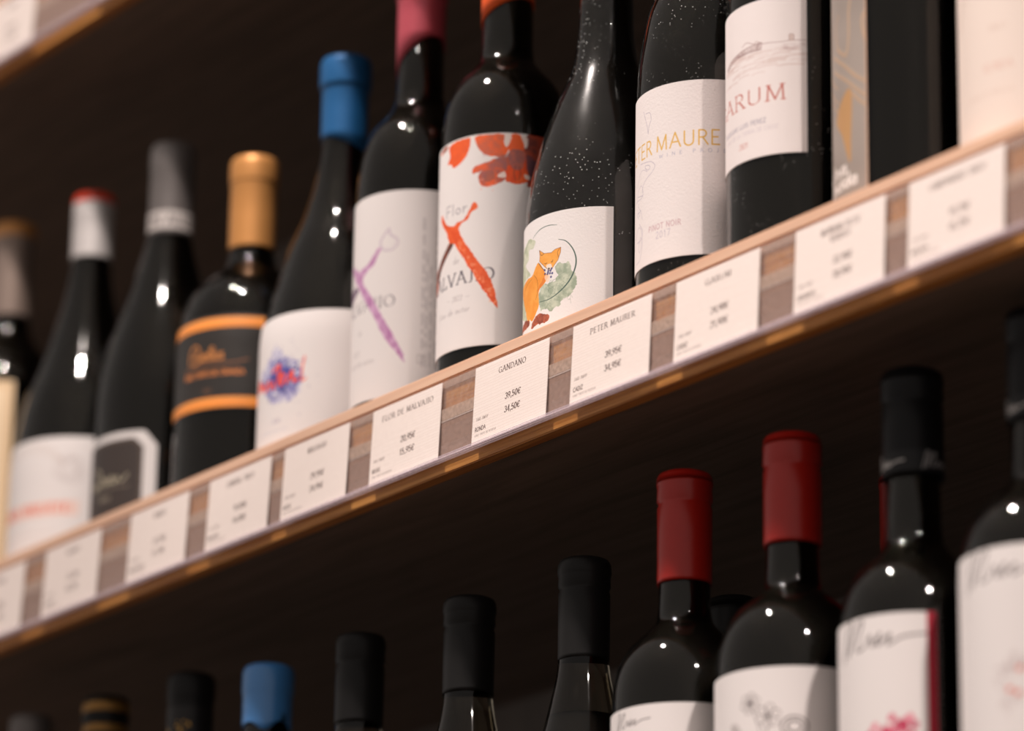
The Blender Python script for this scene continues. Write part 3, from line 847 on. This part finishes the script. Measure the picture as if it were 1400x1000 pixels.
def L_splash():
    c = Canvas(-38, 62, 0, 92, WHITE)
    A = ART
    c.poly(A['blob5'], (138, 134, 192), .75, edge=2.4, rgb2=(225, 222, 232), seed=3, cell=3)
    ctr = np.mean(A['blob5'], 0)
    for k in range(520):
        a, r = rng.rand() * 6.28, min(11, abs(rng.randn()) * 6.2)
        p = ctr + np.array([math.cos(a) * r * 1.35, math.sin(a) * r])
        q = p + rng.randn(2) * 2.2
        c.curve([p, (p + q) / 2 + rng.randn(2) * .8, q], .25 + rng.rand() * .9, [(58, 60, 140), (92, 84, 164), (40, 42, 104), (120, 116, 190)][rng.randint(4)], .4 + rng.rand() * .4)
    for k in range(120):
        p = ctr + rng.randn(2) * (9, 9)
        c.stroke([p, p + rng.randn(2) * .8], .25 + rng.rand() * .4, (120, 112, 150), .4)
    for k in ('t5a', 't5b', 't5c', 't5d', 't5e'):
        q = A[k]
        c.curve(q, 2.0 if k != 't5e' else .9, (246, 74, 52), .95)
        c.curve(np.array(q) + (.5, .5), .6, (255, 130, 110), .6)
    c.curve([(-18, 52), (-15, 57), (-16, 50), (-12, 55), (-11, 50)], 2.0, (246, 74, 52), .9)
    for y in (22, 20.6):
        c.stroke([(-10, y), (16, y)], .3, (150, 160, 190), .4)
    text(c, 'MMX', 4, 26, 2.4, (150, 140, 165), w=.14, alpha=.5)
    return print_mat('white_label_with_red_script_splash', c)
def malv(c, right, base, hh, ink, alpha, width):
    W = width
    text(c, 'MALVAJIO', right - W, base, hh, ink, w=.14, alpha=alpha, sp=.14, width=W)
def L_purple():
    c = Canvas(-46, 60, 18.8, 142, WHITE)
    A = ART
    malv(c, 23.3, 72.6, 6.4, (112, 104, 112), .8, 50)
    c.poly(A['bl6'], (120, 96, 118), .9, edge=.3)
    c.poly([(x - 24, z + 0) for x, z in ((10, 100), (14, 103), (18, 99), (20, 93), (18, 92), (15, 98), (12, 98))], (184, 140, 176), .6)
    c.stroke([(0, 87), (8, 75), (18, 60), (29, 42.6)], np.array([4.6, 4.4, 3.4, .6]), (196, 148, 188), .9)
    c.poly(A['sc6'], (184, 122, 172), .9, edge=.5, rgb2=(214, 172, 204), seed=5, cell=3)
    for k in range(26):
        t = rng.rand(); p = np.array((2 + 24 * t, 84 - 38 * t)) + rng.randn(2) * .8
        c.stroke([p, p + rng.randn(2) * .7], .5, (146, 84, 138), .35)
    c.curve(A['ring6'], .55, (176, 150, 176), .8, closed=True)
    c.curve([(x * .8 + 3.4, z * .8 + 22.6) for x, z in A['ring6']], .3, (196, 176, 196), .6, closed=True)
    c.curve([(-8, 45), (-5, 42.6), (0, 43)], .2, GREY, .5)
    text(c, '2022', -9, 47, 3.2, GREY, w=.1, alpha=.7)
    text(c, 'Vino de autor', -12, 40.5, 3.4, GREY, w=.08, serif=False, alpha=.6, slant=.2)
    text(c, 'de', -3, 59, 3.6, GREY, w=.08, serif=False, alpha=.5)
    for i, (s, a, b) in enumerate(((38.6, 36, 121), (40.6, 36, 100), (43.0, 36, 96), (46.2, 36, 124), (48.4, 36, 110))):
        z = a
        while z < b:
            n = 3 + rng.randint(9)
            text(c, ''.join('aeionrstlu'[rng.randint(10)] for _ in range(n)), s + .8, z, 1.7, (130, 122, 126), w=.12, serif=False, alpha=.6, sp=.06, vertical=True)
            z += n * .95 + 1.2
    c.stroke([(36.5, 38), (39.5, 38), (39.5, 43), (36.5, 43), (36.5, 38)], .25, GREY, .8)
    return print_mat('white_label_with_purple_scissors', c, ribs=.05)
def L_orange():
    c = Canvas(-46, 70, 25.6, 149, WHITE, ppm=6)
    A = ART
    O, O2, BR = (240, 92, 32), (224, 70, 22), (120, 66, 62)
    c.rect(46, 118, 70, 149, (170, 64, 40))
    for k, cc, c2 in (('petal2', O, BR), ('petal', O, (228, 84, 34)), ('wTL', O, (196, 92, 66)), ('wTR', (214, 80, 36), (120, 56, 50)), ('bulb', O, (232, 90, 40)), ('lwL', (236, 90, 38), (160, 84, 80)), ('lwR', (160, 70, 60), (104, 62, 72)), ('mbody', O, O2)):
        c.poly(A[k], cc, .97, edge=.5, rgb2=c2, seed=len(k) + 3, cell=4)
    cx = np.array((40.2, 133))
    c.poly([(36.3, 138.6), (43.8, 138.6), (44.8, 134), (43, 128.4), (40, 127.4), (37.4, 129), (35.6, 133.4)], (126, 92, 104), .85, edge=.6, rgb2=(176, 100, 92), seed=11, cell=2)
    c.poly([(30, 134.6), (36, 136), (36.5, 131), (32, 128), (27, 130)], (150, 92, 90), .6, edge=.8)
    c.poly([(22, 121), (28, 121.5), (28, 126), (24, 127)], (130, 84, 84), .55, edge=.8)
    c.poly([(46, 131), (52, 134), (52, 125), (48, 122)], (92, 62, 74), .75, edge=.6)
    for k in range(9):
        c.stroke([(17.5 + k * .5, 145 - k * 1.15), (27 + k * .8, 146 - k * 1.25)], .3, (150, 88, 96), .5)
    for k in range(7):
        c.stroke([(19 + k, 131 - k * 1.2), (33, 133 - k * 1.4)], .25, (150, 88, 96), .5)
    for s in (-1, 1):
        c.curve([(40.3 + s * 1.0, 130), (40.3 + s * 1.8, 125), (40.3 + s * .8, 121.5)], .4, (120, 60, 50), .8)
    for k in ('sp1', 'sp2', 'sp3', 'sp4'):
        c.poly(A[k], (236, 216, 208), .95, edge=.2)
    text(c, 'Flor', -4.6, 104.6, 6.4, (146, 140, 146), w=.1, alpha=.85, serif=False, width=17)
    text(c, 'de', 3.2, 75.5, 4.2, GREY, w=.09, serif=False, alpha=.6)
    malv(c, 28.9, 63.2, 7.0, (84, 78, 88), .95, 52)
    c.poly(A['bl7'], (74, 44, 40), .95, edge=.15, rgb2=(196, 78, 40), cell=6, seed=2)
    c.poly([(x, z) for x, z in ((-22, 69), (-21, 76), (-17, 80), (-19, 74))], (214, 80, 40), .9)
    c.poly(A['sc7'], (238, 96, 44), .97, edge=.45, rgb2=(224, 76, 26), seed=8, cell=3)
    for k in range(60):
        t = rng.rand(); p = np.array((6 + 24 * t, 88 - 38 * t)) + rng.randn(2) * .9
        c.stroke([p, p + rng.randn(2) * .8], .5 + rng.rand() * .5, [(252, 168, 130), (250, 190, 160), (214, 60, 20)][rng.randint(3)], .45)
    for p in ((22, 122), (24, 117), (27, 115), (21, 117), (29, 119)):
        c.stroke([p, np.array(p) + rng.randn(2) * 1.2], .5, (246, 170, 150), .6)
    text(c, '2022', 3.0, 53.6, 3.0, GREY, w=.11, alpha=.8)
    c.stroke([(-1.5, 55), (1, 55)], .2, GREY, .6); c.stroke([(12.5, 55), (15, 55)], .2, GREY, .6)
    text(c, 'Vino de autor', -11, 46.4, 3.4, GREY, w=.09, serif=False, alpha=.75, slant=.2, width=26)
    c.stroke([(-46, 26.1), (70, 26.1)], .5, (214, 204, 200), .6)
    return print_mat('white_label_with_orange_scissors', c, ribs=.12)
def L_fox():
    c = Canvas(-30, 44.2, 4, 77.6, (236, 230, 228), ppm=7)
    A = ART
    GR = (150, 164, 136)
    c.poly(A['leafL'], (166, 178, 140), .75, edge=.5, rgb2=(206, 210, 182), seed=2, cell=3)
    c.poly(A['leafR'], (142, 158, 134), .85, edge=.9, rgb2=(194, 202, 178), seed=4, cell=3)
    for k in range(40):
        p = np.array((14, 33)) + np.clip(rng.randn(2), -1.3, 1.3) * (5, 5)
        c.curve([p, p + rng.randn(2) * 1.5, p + rng.randn(2) * 2.5], .2, (110, 128, 108), .35)
    INKG = (70, 92, 84)
    def tap(pts, w):
        q = smooth(pts); n = len(q)
        c.stroke(q, w * (0.3 + np.sin(np.linspace(0.15, 3.0, n))), INKG, .95)
    tap(A['arcT'], .35); tap(A['arcR'], .6); tap(A['arcL'], .45)
    OR = (246, 166, 72)
    c.poly(A['leg1'], OR, .95)
    for k in ('foot1', 'foot2'):
        c.poly(A[k], (176, 84, 54), .9, edge=.8, rgb2=(120, 50, 34), seed=6, cell=1.5)
    c.poly(A['fox_body'], OR, .97, edge=.2, rgb2=(238, 148, 54), seed=7, cell=5)
    c.poly([(-2, 36), (3, 38), (6.5, 42), (4, 42.5), (0, 38)], (214, 104, 44), .5, edge=.4)
    c.poly([(4.4, 42.4), (7.4, 43.6), (8.6, 41), (6.8, 38.8)], (246, 214, 190), .8)
    c.poly(A['fox_head'], (246, 172, 80), .98, rgb2=(240, 156, 62), seed=9, cell=4, sm=False)
    c.poly(A['fox_muz'], (244, 226, 212), .95)
    BK = (96, 50, 34)
    c.stroke(np.vstack([A['fox_head'], A['fox_head'][:1]]), .22, BK, .7)
    c.curve([A['fox_head'][0], (1.6, 55.4), A['fox_head'][1]], .3, BK, .8)
    c.curve([A['fox_head'][4], (13.4, 54.6), (14.0, 51.5)], .22, BK, .7)
    e = A['fox_eyes']
    c.curve([e[0], ((e[0][0] + e[1][0]) / 2, e[0][1] - .4), e[1]], .3, BK, .9)
    c.curve([e[2], ((e[2][0] + e[3][0]) / 2, e[2][1] - .4), e[3]], .3, BK, .9)
    c.stroke([e[4], (e[4][0] + .3, e[4][1] - .2)], .9, (40, 34, 44))
    c.curve(A['fox_armline'], .22, BK, .7); c.curve(A['fox_armline2'], .22, BK, .6)
    c.curve([(-.6, 51.8), (2, 48.5), (5.2, 45.6)], .35, (70, 40, 40), .8)
    for g in A['grape'] + [(7, 44.4), (8.4, 43.6), (8.8, 45)]:
        c.stroke([g, (g[0] + .05, g[1])], 1.3, (74, 72, 122), .85)
    return print_mat('white_label_with_watercolour_fox', c, bump=.25)
def L_gold():
    c = Canvas(-50, 52, 25.6, 121.6, (234, 225, 223))
    A = ART
    GD = (222, 176, 92)
    text(c, 'MAURE', 5.2, 85.6, 8.0, GD, w=.1, serif=False, sp=.12, width=36.6)
    text(c, 'R', 47.5, 85.6, 8.0, GD, w=.1, serif=False)
    text(c, 'PETER', -26, 85.2, 8.0, GD, w=.1, serif=False, sp=.12, width=28)
    text(c, 'WINE PROJECT', 7.5, 81.4, 1.9, (176, 174, 190), w=.13, serif=False, sp=.95, width=46)
    LN = (168, 158, 176)
    for k in ('face9', 'eye9', 'fig9', 'fig9b', 'low9', 'low9b', 'oval9'):
        c.curve(A[k], .3, LN, .8)
    c.curve([(-14, 72), (-10, 78), (-6, 79), (-2, 77)], .25, LN, .7)
    c.curve([(-16, 64), (-12, 70), (-8, 71), (-6, 67)], .25, LN, .7)
    c.curve([(-14, 60), (-11, 55), (-9, 58), (-7, 52)], .25, LN, .7)
    c.curve([(-12, 40), (-9, 43), (-8, 39), (-10, 35), (-12, 37), (-10, 41)], .25, LN, .7)
    c.curve([(-17, 44), (-12, 49), (-8, 46), (-7, 38), (-10, 31), (-16, 30)], .3, LN, .7)
    text(c, 'PINOT NOIR', -.4, 42.8, 2.9, (196, 160, 166), w=.13, serif=False, sp=.16, width=21.4)
    text(c, '2017', 5.4, 37.8, 3.6, (186, 176, 190), w=.08, serif=False, sp=.2)
    return print_mat('white_label_with_gold_capitals', c, bump=.3)
def L_garum():
    c = Canvas(-44, 38, 57.6, 142.5, (234, 224, 222), ppm=6)
    A = ART
    RD = (186, 92, 78)
    text(c, 'GARUM', -30, 86.6, 8.2, RD, w=.11, sp=.16, width=57)
    text(c, 'BODEGAS LUIS PEREZ', -19, 75.6, 2.3, (158, 150, 164), w=.15, serif=False, sp=.1, width=35)
    text(c, 'VINO DE LA TIERRA DE CADIZ', -17, 71.4, 2.1, (206, 194, 200), w=.12, serif=False, sp=.1, width=40)
    text(c, '2021', -2.4, 64.6, 2.8, RD, w=.13, alpha=.8, slant=.1)
    SP = (126, 88, 86)
    for k in ('hor10', 'roof10', 'tow10'):
        c.curve(A[k], .35, SP, .55)
    q = smooth(A['bld10']); q2 = smooth(A['bld10b'])
    for k in range(0, 46):
        t = k / 45
        a = q[int(t * (len(q) - 1))]; b = q2[int(t * (len(q2) - 1))]
        c.stroke([a, (b[0] + .3, b[1] - .6)], .4, SP, .35 + .3 * rng.rand())
    c.curve(A['bld10'], .4, SP, .6); c.curve(A['bld10b'], .35, SP, .5)
    ts = A['tow10']
    c.poly([ts[0], ts[1], ts[2], ts[3]], (190, 160, 148), .5, sm=False)
    for k in range(46):
        x = -20 + rng.rand() * 54; y = 102 + rng.rand() * 13
        c.curve([(x, y), (x + 4, y + .5), (x + 6 + rng.rand() * 8, y + .2)], .5 + rng.rand() * .9, (190, 156, 148), .2)
    for k in range(30):
        x = 24 + rng.rand() * 12; y = 112.5 + rng.rand() * 3.5
        c.stroke([(x, y), (x + 2, y)], .5, (170, 140, 140), .22)
    return print_mat('white_label_with_red_serif_capitals', c, ribs=.2)
def L_swirl():
    c = Canvas(-44, 9.6, -5, 200, (158, 146, 138), ppm=5)
    n = value_noise(c.h, c.w, 120, 2, 3)[..., None]
    c.a = c.a * (.92 + n * .16)
    A = ART
    T = (196, 156, 120)
    for k in ('sw11a', 'sw11b', 'sw11c', 'sw11d', 'sw11e'):
        q = np.array(A[k], float)
        c.curve(q, 1.3, T, .7); c.curve(q + (0, 1.6), .5, (214, 186, 160), .4)
        c.curve(q * (1, 1) + (-22, 3), 1.2, T, .6)
        c.curve(q + (0, 70), 1.2, T, .6)
    c.poly(A['v11'], (196, 142, 84), .75)
    text(c, 'Una', -27, 27.5, 6.6, (232, 222, 216), w=.26, serif=False, sp=.06, width=22)
    text(c, 'Uncida', -29, 20.2, 6.6, (232, 222, 216), w=.26, serif=False, sp=.02, width=32)
    c.rect(8.9, -5, 9.6, 200, (206, 170, 146))
    return print_mat('grey_label_with_tan_swirls', c, rough=.45)
def L_tall():
    c = Canvas(-46, 46, 2, 150, (232, 216, 206), ppm=4)
    for k in range(8):
        c.curve([(-20, 70 + k), (-12, 86 + k * 1.4), (0, 92 + k), (8, 98)], .3, (206, 186, 176), .5)
    text(c, 'TINTO', 10, 66, 3, (190, 160, 146), align='c', alpha=.7)
    text(c, 'RONDA', 10, 46, 4, (200, 140, 126), align='c', alpha=.6)
    text(c, 'SIERRAS DE MALAGA', 4, 34, 2.4, (190, 160, 146), align='c', alpha=.6)
    return print_mat('tall_cream_label', c)
def scr(c, s, z, k, rgb=(78, 70, 70), w=.55):
    c.curve([(s, z - 2 * k), (s + 2 * k, z + 6 * k), (s + 3.4 * k, z + 6 * k), (s + 2 * k, z - 1 * k), (s + 5 * k, z + 5 * k), (s + 7 * k, z + 6 * k), (s + 5 * k, z), (s + 7.5 * k, z + .3 * k), (s + 9 * k, z + 2.6 * k), (s + 9.6 * k, z), (s + 11.6 * k, z + 2.8 * k), (s + 11 * k, z), (s + 14 * k, z + 2.4 * k), (s + 13.4 * k, z), (s + 17 * k, z + 1.6 * k), (s + 22 * k, z + 2.2 * k)], w, rgb, .8)
def L_l1():
    c = Canvas(-42, 60, -330, -206.4, WHITE)
    scr(c, -8, -216, 1.1)
    text(c, 'RONDA', 14, -236, 4, GREY, align='c')
    return print_mat('white_label_with_small_script', c)
def flower(c, x, y, r, rgb):
    for k in range(6):
        a = k * math.pi / 3 + .3
        p = (x + r * math.cos(a), y + r * math.sin(a))
        q = _arc(p[0], p[1], r * .62, r * .52, 0, 360, 12)
        c.stroke(q, .45, rgb, .6)
        c.curve([(x, y), (p[0], p[1])], .2, rgb, .5)
    c.stroke([(x - .3, y), (x + .3, y)], 1.8, (70, 60, 60), .8)
def L_l2():
    c = Canvas(-42, 62, -330, -205.4, WHITE)
    RG = (72, 62, 62)
    flower(c, 11.5, -222.5, 3.4, RG); flower(c, 21, -229.5, 4.0, RG)
    c.curve([(13, -226), (16, -234), (18, -242)], .35, RG, .7)
    c.curve([(21, -234), (20, -240), (18, -246)], .35, RG, .7)
    q = _arc(34, -235, 6.5, 5, 0, 360, 18); c.stroke(q, .9, RG, .7)
    c.stroke(_arc(34, -235, 3.6, 2.8, 0, 360, 14), 1.2, RG, .6)
    for k in range(8):
        c.curve([(0 + k * .5, -232 - k * .7), (4, -238 - k), (7, -246)], .4, (130, 120, 118), .5)
    c.poly([(-1, -232), (4, -232), (8, -240), (7, -248), (2, -242)], (140, 130, 126), .35)
    text(c, 'FLORES', 16, -262, 5, RG, align='c')
    return print_mat('white_label_with_ink_flowers', c)
def L_l3():
    c = Canvas(-42, 40, -330, -197, WHITE)
    c.rect(35.6, -330, 40, -197, (170, 24, 48))
    scr(c, -11, -212, 2.1, w=1.0)
    for k in range(26):
        p = np.array((21, -254)) + rng.randn(2) * (5.5, 4.5)
        c.poly([p + (-2, -1), p + (0, 2.2), p + (2, .6), p + (1, -2)], [(206, 44, 84), (176, 26, 62), (226, 90, 120)][rng.randint(3)], .75, edge=.5)
    text(c, 'TINTO', 4, -285, 6, GREY, align='c')
    return print_mat('white_label_with_red_stripe', c)
def L_l4():
    c = Canvas(-44, 60, -330, -183.6, WHITE)
    scr(c, -11, -198, 2.1, w=.9)
    for k in range(60):
        a = rng.rand() * 6.28; r = 5 + rng.rand() * 8
        p = np.array((19 + r * math.cos(a), -246 + r * math.sin(a)))
        c.curve([p, p + rng.randn(2) * 1.6, p + rng.randn(2) * 2], .35, (150, 124, 124), .6)
    for p in ((14, -250), (19, -241), (25, -248), (18, -252)):
        c.stroke([p, (p[0] + .6, p[1])], 2.6, (222, 96, 74), .75)
    return print_mat('white_label_with_round_ornament', c)
def L_capband(t, ink, bgc, s0, s1, z0, z1, h):
    c = Canvas(s0, s1, z0, z1, bgc, ppm=8)
    text(c, t, (s0 + s1) / 2, (z0 + z1 - h) / 2, h, ink, w=.2, align='c', serif=False, width=(s1 - s0) * .86)
    return print_mat('capsule_lettering', c, rough=.5)
def L_capscript(bgc):
    c = Canvas(-22, 44, -122, -112, bgc, ppm=8)
    scr(c, -14, -119, 1.0, (240, 234, 230), 1.0); scr(c, 17, -119, 1.0, (180, 176, 176), 1.0)
    return print_mat('capsule_script', c, rough=.5)

# ------------------------------------------------------------------ middle shelf bottles
BASE = -25
BORD = lambda R, h=0: [(R, 138 + h), (R - .8, 158 + h), (R - 3.8, 174 + h), (R - 9.4, 188 + h), (R - 16, 198 + h), (R - 21, 205 + h), (14.2 if R > 30 else 13.5, 214 + h)]
bottle('dark bottle with gold-topped taupe capsule and cream label, at the far edge of the picture', -932, 62, BASE, 38,
       [(38, 128), (37, 148), (34, 166), (28, 180), (21, 190), (15.4, 198), (13, 206)], 279,
       dict(z=211, m=F_TAUPE, rl=14.6, rs=13.4, hl=15, crown=(F_GOLD, 11), crown_label='gold top of the capsule'),
       papers=[('front_label', -45, 46, -5, 157, L_cream(), 38)])
bottle('sloping bottle with silver capsule, red top and white label with pale red lettering', -823, 60, BASE, 44.8,
       [(44.8, 70), (44.2, 84), (42.4, 98), (37.7, 123), (29.6, 148), (21.5, 174), (15.2, 200), (12.9, 216)], 267,
       dict(z=221, m=F_SILVER, rl=13.6, rs=13.4, hl=14, crown=(F_RED, 7), crown_label='vermilion top of the capsule'),
       papers=[('front_label', -40, 58, -10, 88, L_tondo(), 44.8)])
bottle('sloping bottle with graphite capsule, pale lettered band and white-edged black label', -725, 60, BASE, 41.6,
       [(41.6, 84), (41.2, 100), (37.5, 126), (30.6, 151), (23.4, 173), (17, 195), (13.6, 209)], 272,
       dict(z=208, m=F_GREY, rl=14.6, rs=14.1, hl=18),
       papers=[('front_label', -31, 41, 0, 68.5, L_black(), 41.6),
               ('cap_lettered_band', -24, 44, 211, 223, L_capband('AUZON AUZON', (120, 112, 110), (206, 198, 194), -24, 44, 211, 223, 6.5), 14.2)])
bottle('broad bottle with gold capsule and black label between two orange bands', -627, 60, BASE, 43.2,
       [(43.2, 104), (42.6, 114), (40.6, 127), (36, 139), (28, 149), (20, 156), (15.4, 162), (13.9, 169)], 232,
       dict(z=171, m=F_GOLD, rl=15.3, rs=14.4, hl=17.5),
       papers=[('front_label', -45, 62, 57.6, 117, L_band(), 43.2)])
bottle('sloping bottle with shiny blue capsule and white label with red and blue splash', -528, 60, BASE, 45.6,
       [(45.6, 78), (44.9, 90), (42, 104), (37.6, 120), (31.2, 141), (22.6, 164), (15.8, 190), (13.4, 206)], 266,
       dict(z=208, m=F_BLUE, rl=15.7, rs=14.1, hl=20, cut=(5, -20)),
       papers=[('front_label', -38, 62, 0, 92, L_splash(), 45.6)])
bottle('high-shouldered bottle with crimson capsule and white label with purple scissors', -442, 55, BASE, 35.4,
       [(35.4, 138), (34.9, 158), (32.4, 175), (28, 187), (21.5, 196), (16, 204), (13.7, 213)], 290,
       dict(z=235, m=F_PINK, rl=15.2, rs=14.2, hl=18, cut=(12, 100)), gl=G_DARK,
       papers=[('front_label', -46, 58, 18.8, 142, L_purple(), 34.1)])
bottle('high-shouldered bottle with orange capsule and white label with orange moth and scissors', -356, 55, BASE, 36.4,
       [(36.4, 148), (35.8, 163), (33.4, 178), (28, 189.5), (21, 198), (16, 204.5), (14.5, 213)], 290,
       dict(z=234, m=F_ORANGE, rl=16, rs=15, hl=18, cut=(7, 110)), gl=G_DARK,
       papers=[('front_label', -46, 70, 25.6, 149, L_orange(), 35.8)])
bottle('dusty sloping bottle with white label showing a watercolour fox', -268, 58, BASE, 42.9,
       [(42.9, 78), (42, 92), (39.1, 111), (33.8, 131), (28.8, 146), (23.8, 159), (18.8, 172), (16, 188), (14.7, 215)], 292,
       dict(z=245, m=F_BLACK, rl=15.8, rs=15.0, hl=18), gl=G_DUST,
       papers=[('front_label', -30, 44.2, 4, 77.6, L_fox(), 42.9)])
bottle('bottle with white label in thin gold capitals and line drawing', -176, 55, BASE, 37.2,
       [(37.2, 128), (36.4, 142), (34.2, 158), (31.4, 172), (27, 184), (21, 194), (16, 203), (14.5, 214)], 290,
       dict(z=238, m=F_BLACK, rl=15.5, rs=14.9, hl=18), gl=G_SPECK,
       papers=[('front_label', -50, 50, 25.6, 121.6, L_gold(), 37.4)])
bottle('bottle with white label in red serif capitals over a faint landscape', -100.5, 55, BASE, 37.8,
       BORD(37.8, 8), 292, dict(z=240, m=F_BLACK, rl=15.5, rs=14.9, hl=18), gl=G_SPECK,
       papers=[('front_label', -44, 37.2, 57.6, 142.5, L_garum(), 38.9)])
bottle('black bottle with a narrow grey label of tan swirls', -15, 55, BASE, 39.4,
       BORD(39.4, 24), 300, dict(z=246, m=F_BLACK, rl=15.5, rs=14.9, hl=18), gl=G_DARK,
       papers=[('front_label', -44, 9.6, -5, 200, L_swirl(), 39.6)])
bottle('bottle with a tall plain cream label, nearest the camera on the middle shelf', 77, 55, BASE, 39.8,
       BORD(39.8, 12), 296, dict(z=244, m=F_BLACK, rl=15.5, rs=14.9, hl=18),
       papers=[('front_label', -46, 46, 2, 150, L_tall(), 40.1)])

# ------------------------------------------------------------------ lower shelf bottles
LB = -380
GRP = 'wine bottles on the lower shelf'
def lbord(R):
    return [(R, -198), (R - .6, -190), (R - 3, -180), (R - 8, -171), (R - 15.5, -163), (14.6, -156), (13.1, -147)]
def lburg(z=-150, rn=12.9):
    return [(41, -290), (40, -272), (35, -245), (26, -215), (17.5, -180 + (z + 150) * .4), (rn + .6, z - 4), (rn, z + 6)]
bottle('bottle with dull dark capsule at the bottom corner of the picture', -852, 50, LB, 40, lburg(), -79, dict(z=-140, m=F_GREY, rl=13.6, rs=12.9, hl=16), group=GRP)
bottle('bottle with black capsule ringed by gold bands', -759, 50, LB, 40, lburg(), -85,
       dict(z=-145, m=F_BLACK, rl=14.4, rs=13.6, hl=16, bands=((-96, -90, M_GOLDBAND), (-109, -104, M_GOLDBAND))), group=GRP)
def L_gold_dots():
    c = Canvas(-18, 40, -140, -98, (34, 32, 32), ppm=5)
    for k in range(30):
        p = np.array((-8 + rng.rand() * 22, -136 + rng.rand() * 24))
        c.stroke([p, p + rng.randn(2) * .8], 1.2 + rng.rand(), (210, 160, 70), .9)
    return print_mat('capsule_gold_flecks', c, rough=.4)
bottle('bottle with plain black capsule flecked with gold', -660, 50, LB, 40, lburg(), -90, dict(z=-145, m=F_BLACK, rl=14.4, rs=13.6, hl=16),
       papers=[('cap_gold_flecks', -18, 40, -140, -112, L_gold_dots(), 14)], group=GRP)
bottle('bottle sealed in glossy blue wax with a wavy lower edge', -575, 50, LB, 40, lburg(-136, 12.6), -102, dict(z=-139, m=F_WAX, rl=15.2, rs=14.5, hl=17, wavy=True), group=GRP)
bottle('bottle with matt black capsule next to the one in blue wax', -480, 50, LB, 40, lburg(-156), -103, dict(z=-155, m=F_BLACK, rl=14.2, rs=13.7, hl=9, groove=17), fill=False, group=GRP)
bottle('bottle with matt black capsule between two other matt black capsules', -375, 50, LB, 41, lburg(-156), -104, dict(z=-158, m=F_BLACK, rl=14.6, rs=13.9, hl=9, groove=17), fill=False, group=GRP)
bottle('bottle with matt black capsule nearest the red capsules', -272, 50, LB, 41, lburg(-158), -105, dict(z=-160, m=F_BLACK, rl=14.2, rs=13.5, hl=9, groove=17), gl=G_DARK, fill=False, group=GRP)
bottle('bottle with oxblood red capsule and white label with small script', -188, 50, LB, 36.4, [(r, z - 1) for r, z in lbord(36.4)], -78,
       dict(z=-137, m=F_DRED, rl=14.6, rs=14.0, hl=7, groove=17), papers=[('front_label', -42, 58, -330, -206.4, L_l1(), 35.6)], group=GRP)
bottle('bottle with oxblood red capsule and white label with ink flowers', -103, 50, LB, 38, [(r, z - 2) for r, z in lbord(38)], -79,
       dict(z=-136, m=F_DRED, rl=14.7, rs=14.3, hl=7, groove=17), papers=[('front_label', -42, 62, -330, -205.4, L_l2(), 38.6)], group=GRP)
bottle('bottle with black capsule in white script and white label with red stripe', -14, 50, LB, 36, lbord(36), -69,
       dict(z=-123, m=F_INK, rl=15.3, rs=14.7, hl=7, groove=17),
       papers=[('front_label', -42, 40, -330, -197, L_l3(), 36.2), ('cap_script_band', -22, 44, -122, -112, L_capscript((30, 30, 32)), 14.7)], group=GRP)
bottle('bottle with white label and round red-dotted ornament, nearest the camera below', 73, 50, LB, 38, [(r, z + 10) for r, z in lbord(38)], -62,
       dict(z=-117, m=F_INK, rl=15.0, rs=14.4, hl=7, groove=17),
       papers=[('front_label', -44, 60, -330, -183.6, L_l4(), 38.1), ('cap_script_band', -22, 44, -116, -106, L_capscript((30, 30, 32)), 14.5)], group=GRP)
# second row, mostly hidden
bottle('dim red-capped bottle in the second row behind the red-striped label', -122, 142, LB, 37, lbord(37), -76, dict(z=-136, m=F_DRED, rl=14.6, rs=14, hl=7), group=GRP)
bottle('dim black-capped bottle in the second row between the two red capsules', -262, 142, LB, 37, lbord(37), -112, dict(z=-142, m=F_BLACK, rl=14.6, rs=13.6, hl=7), group=GRP)
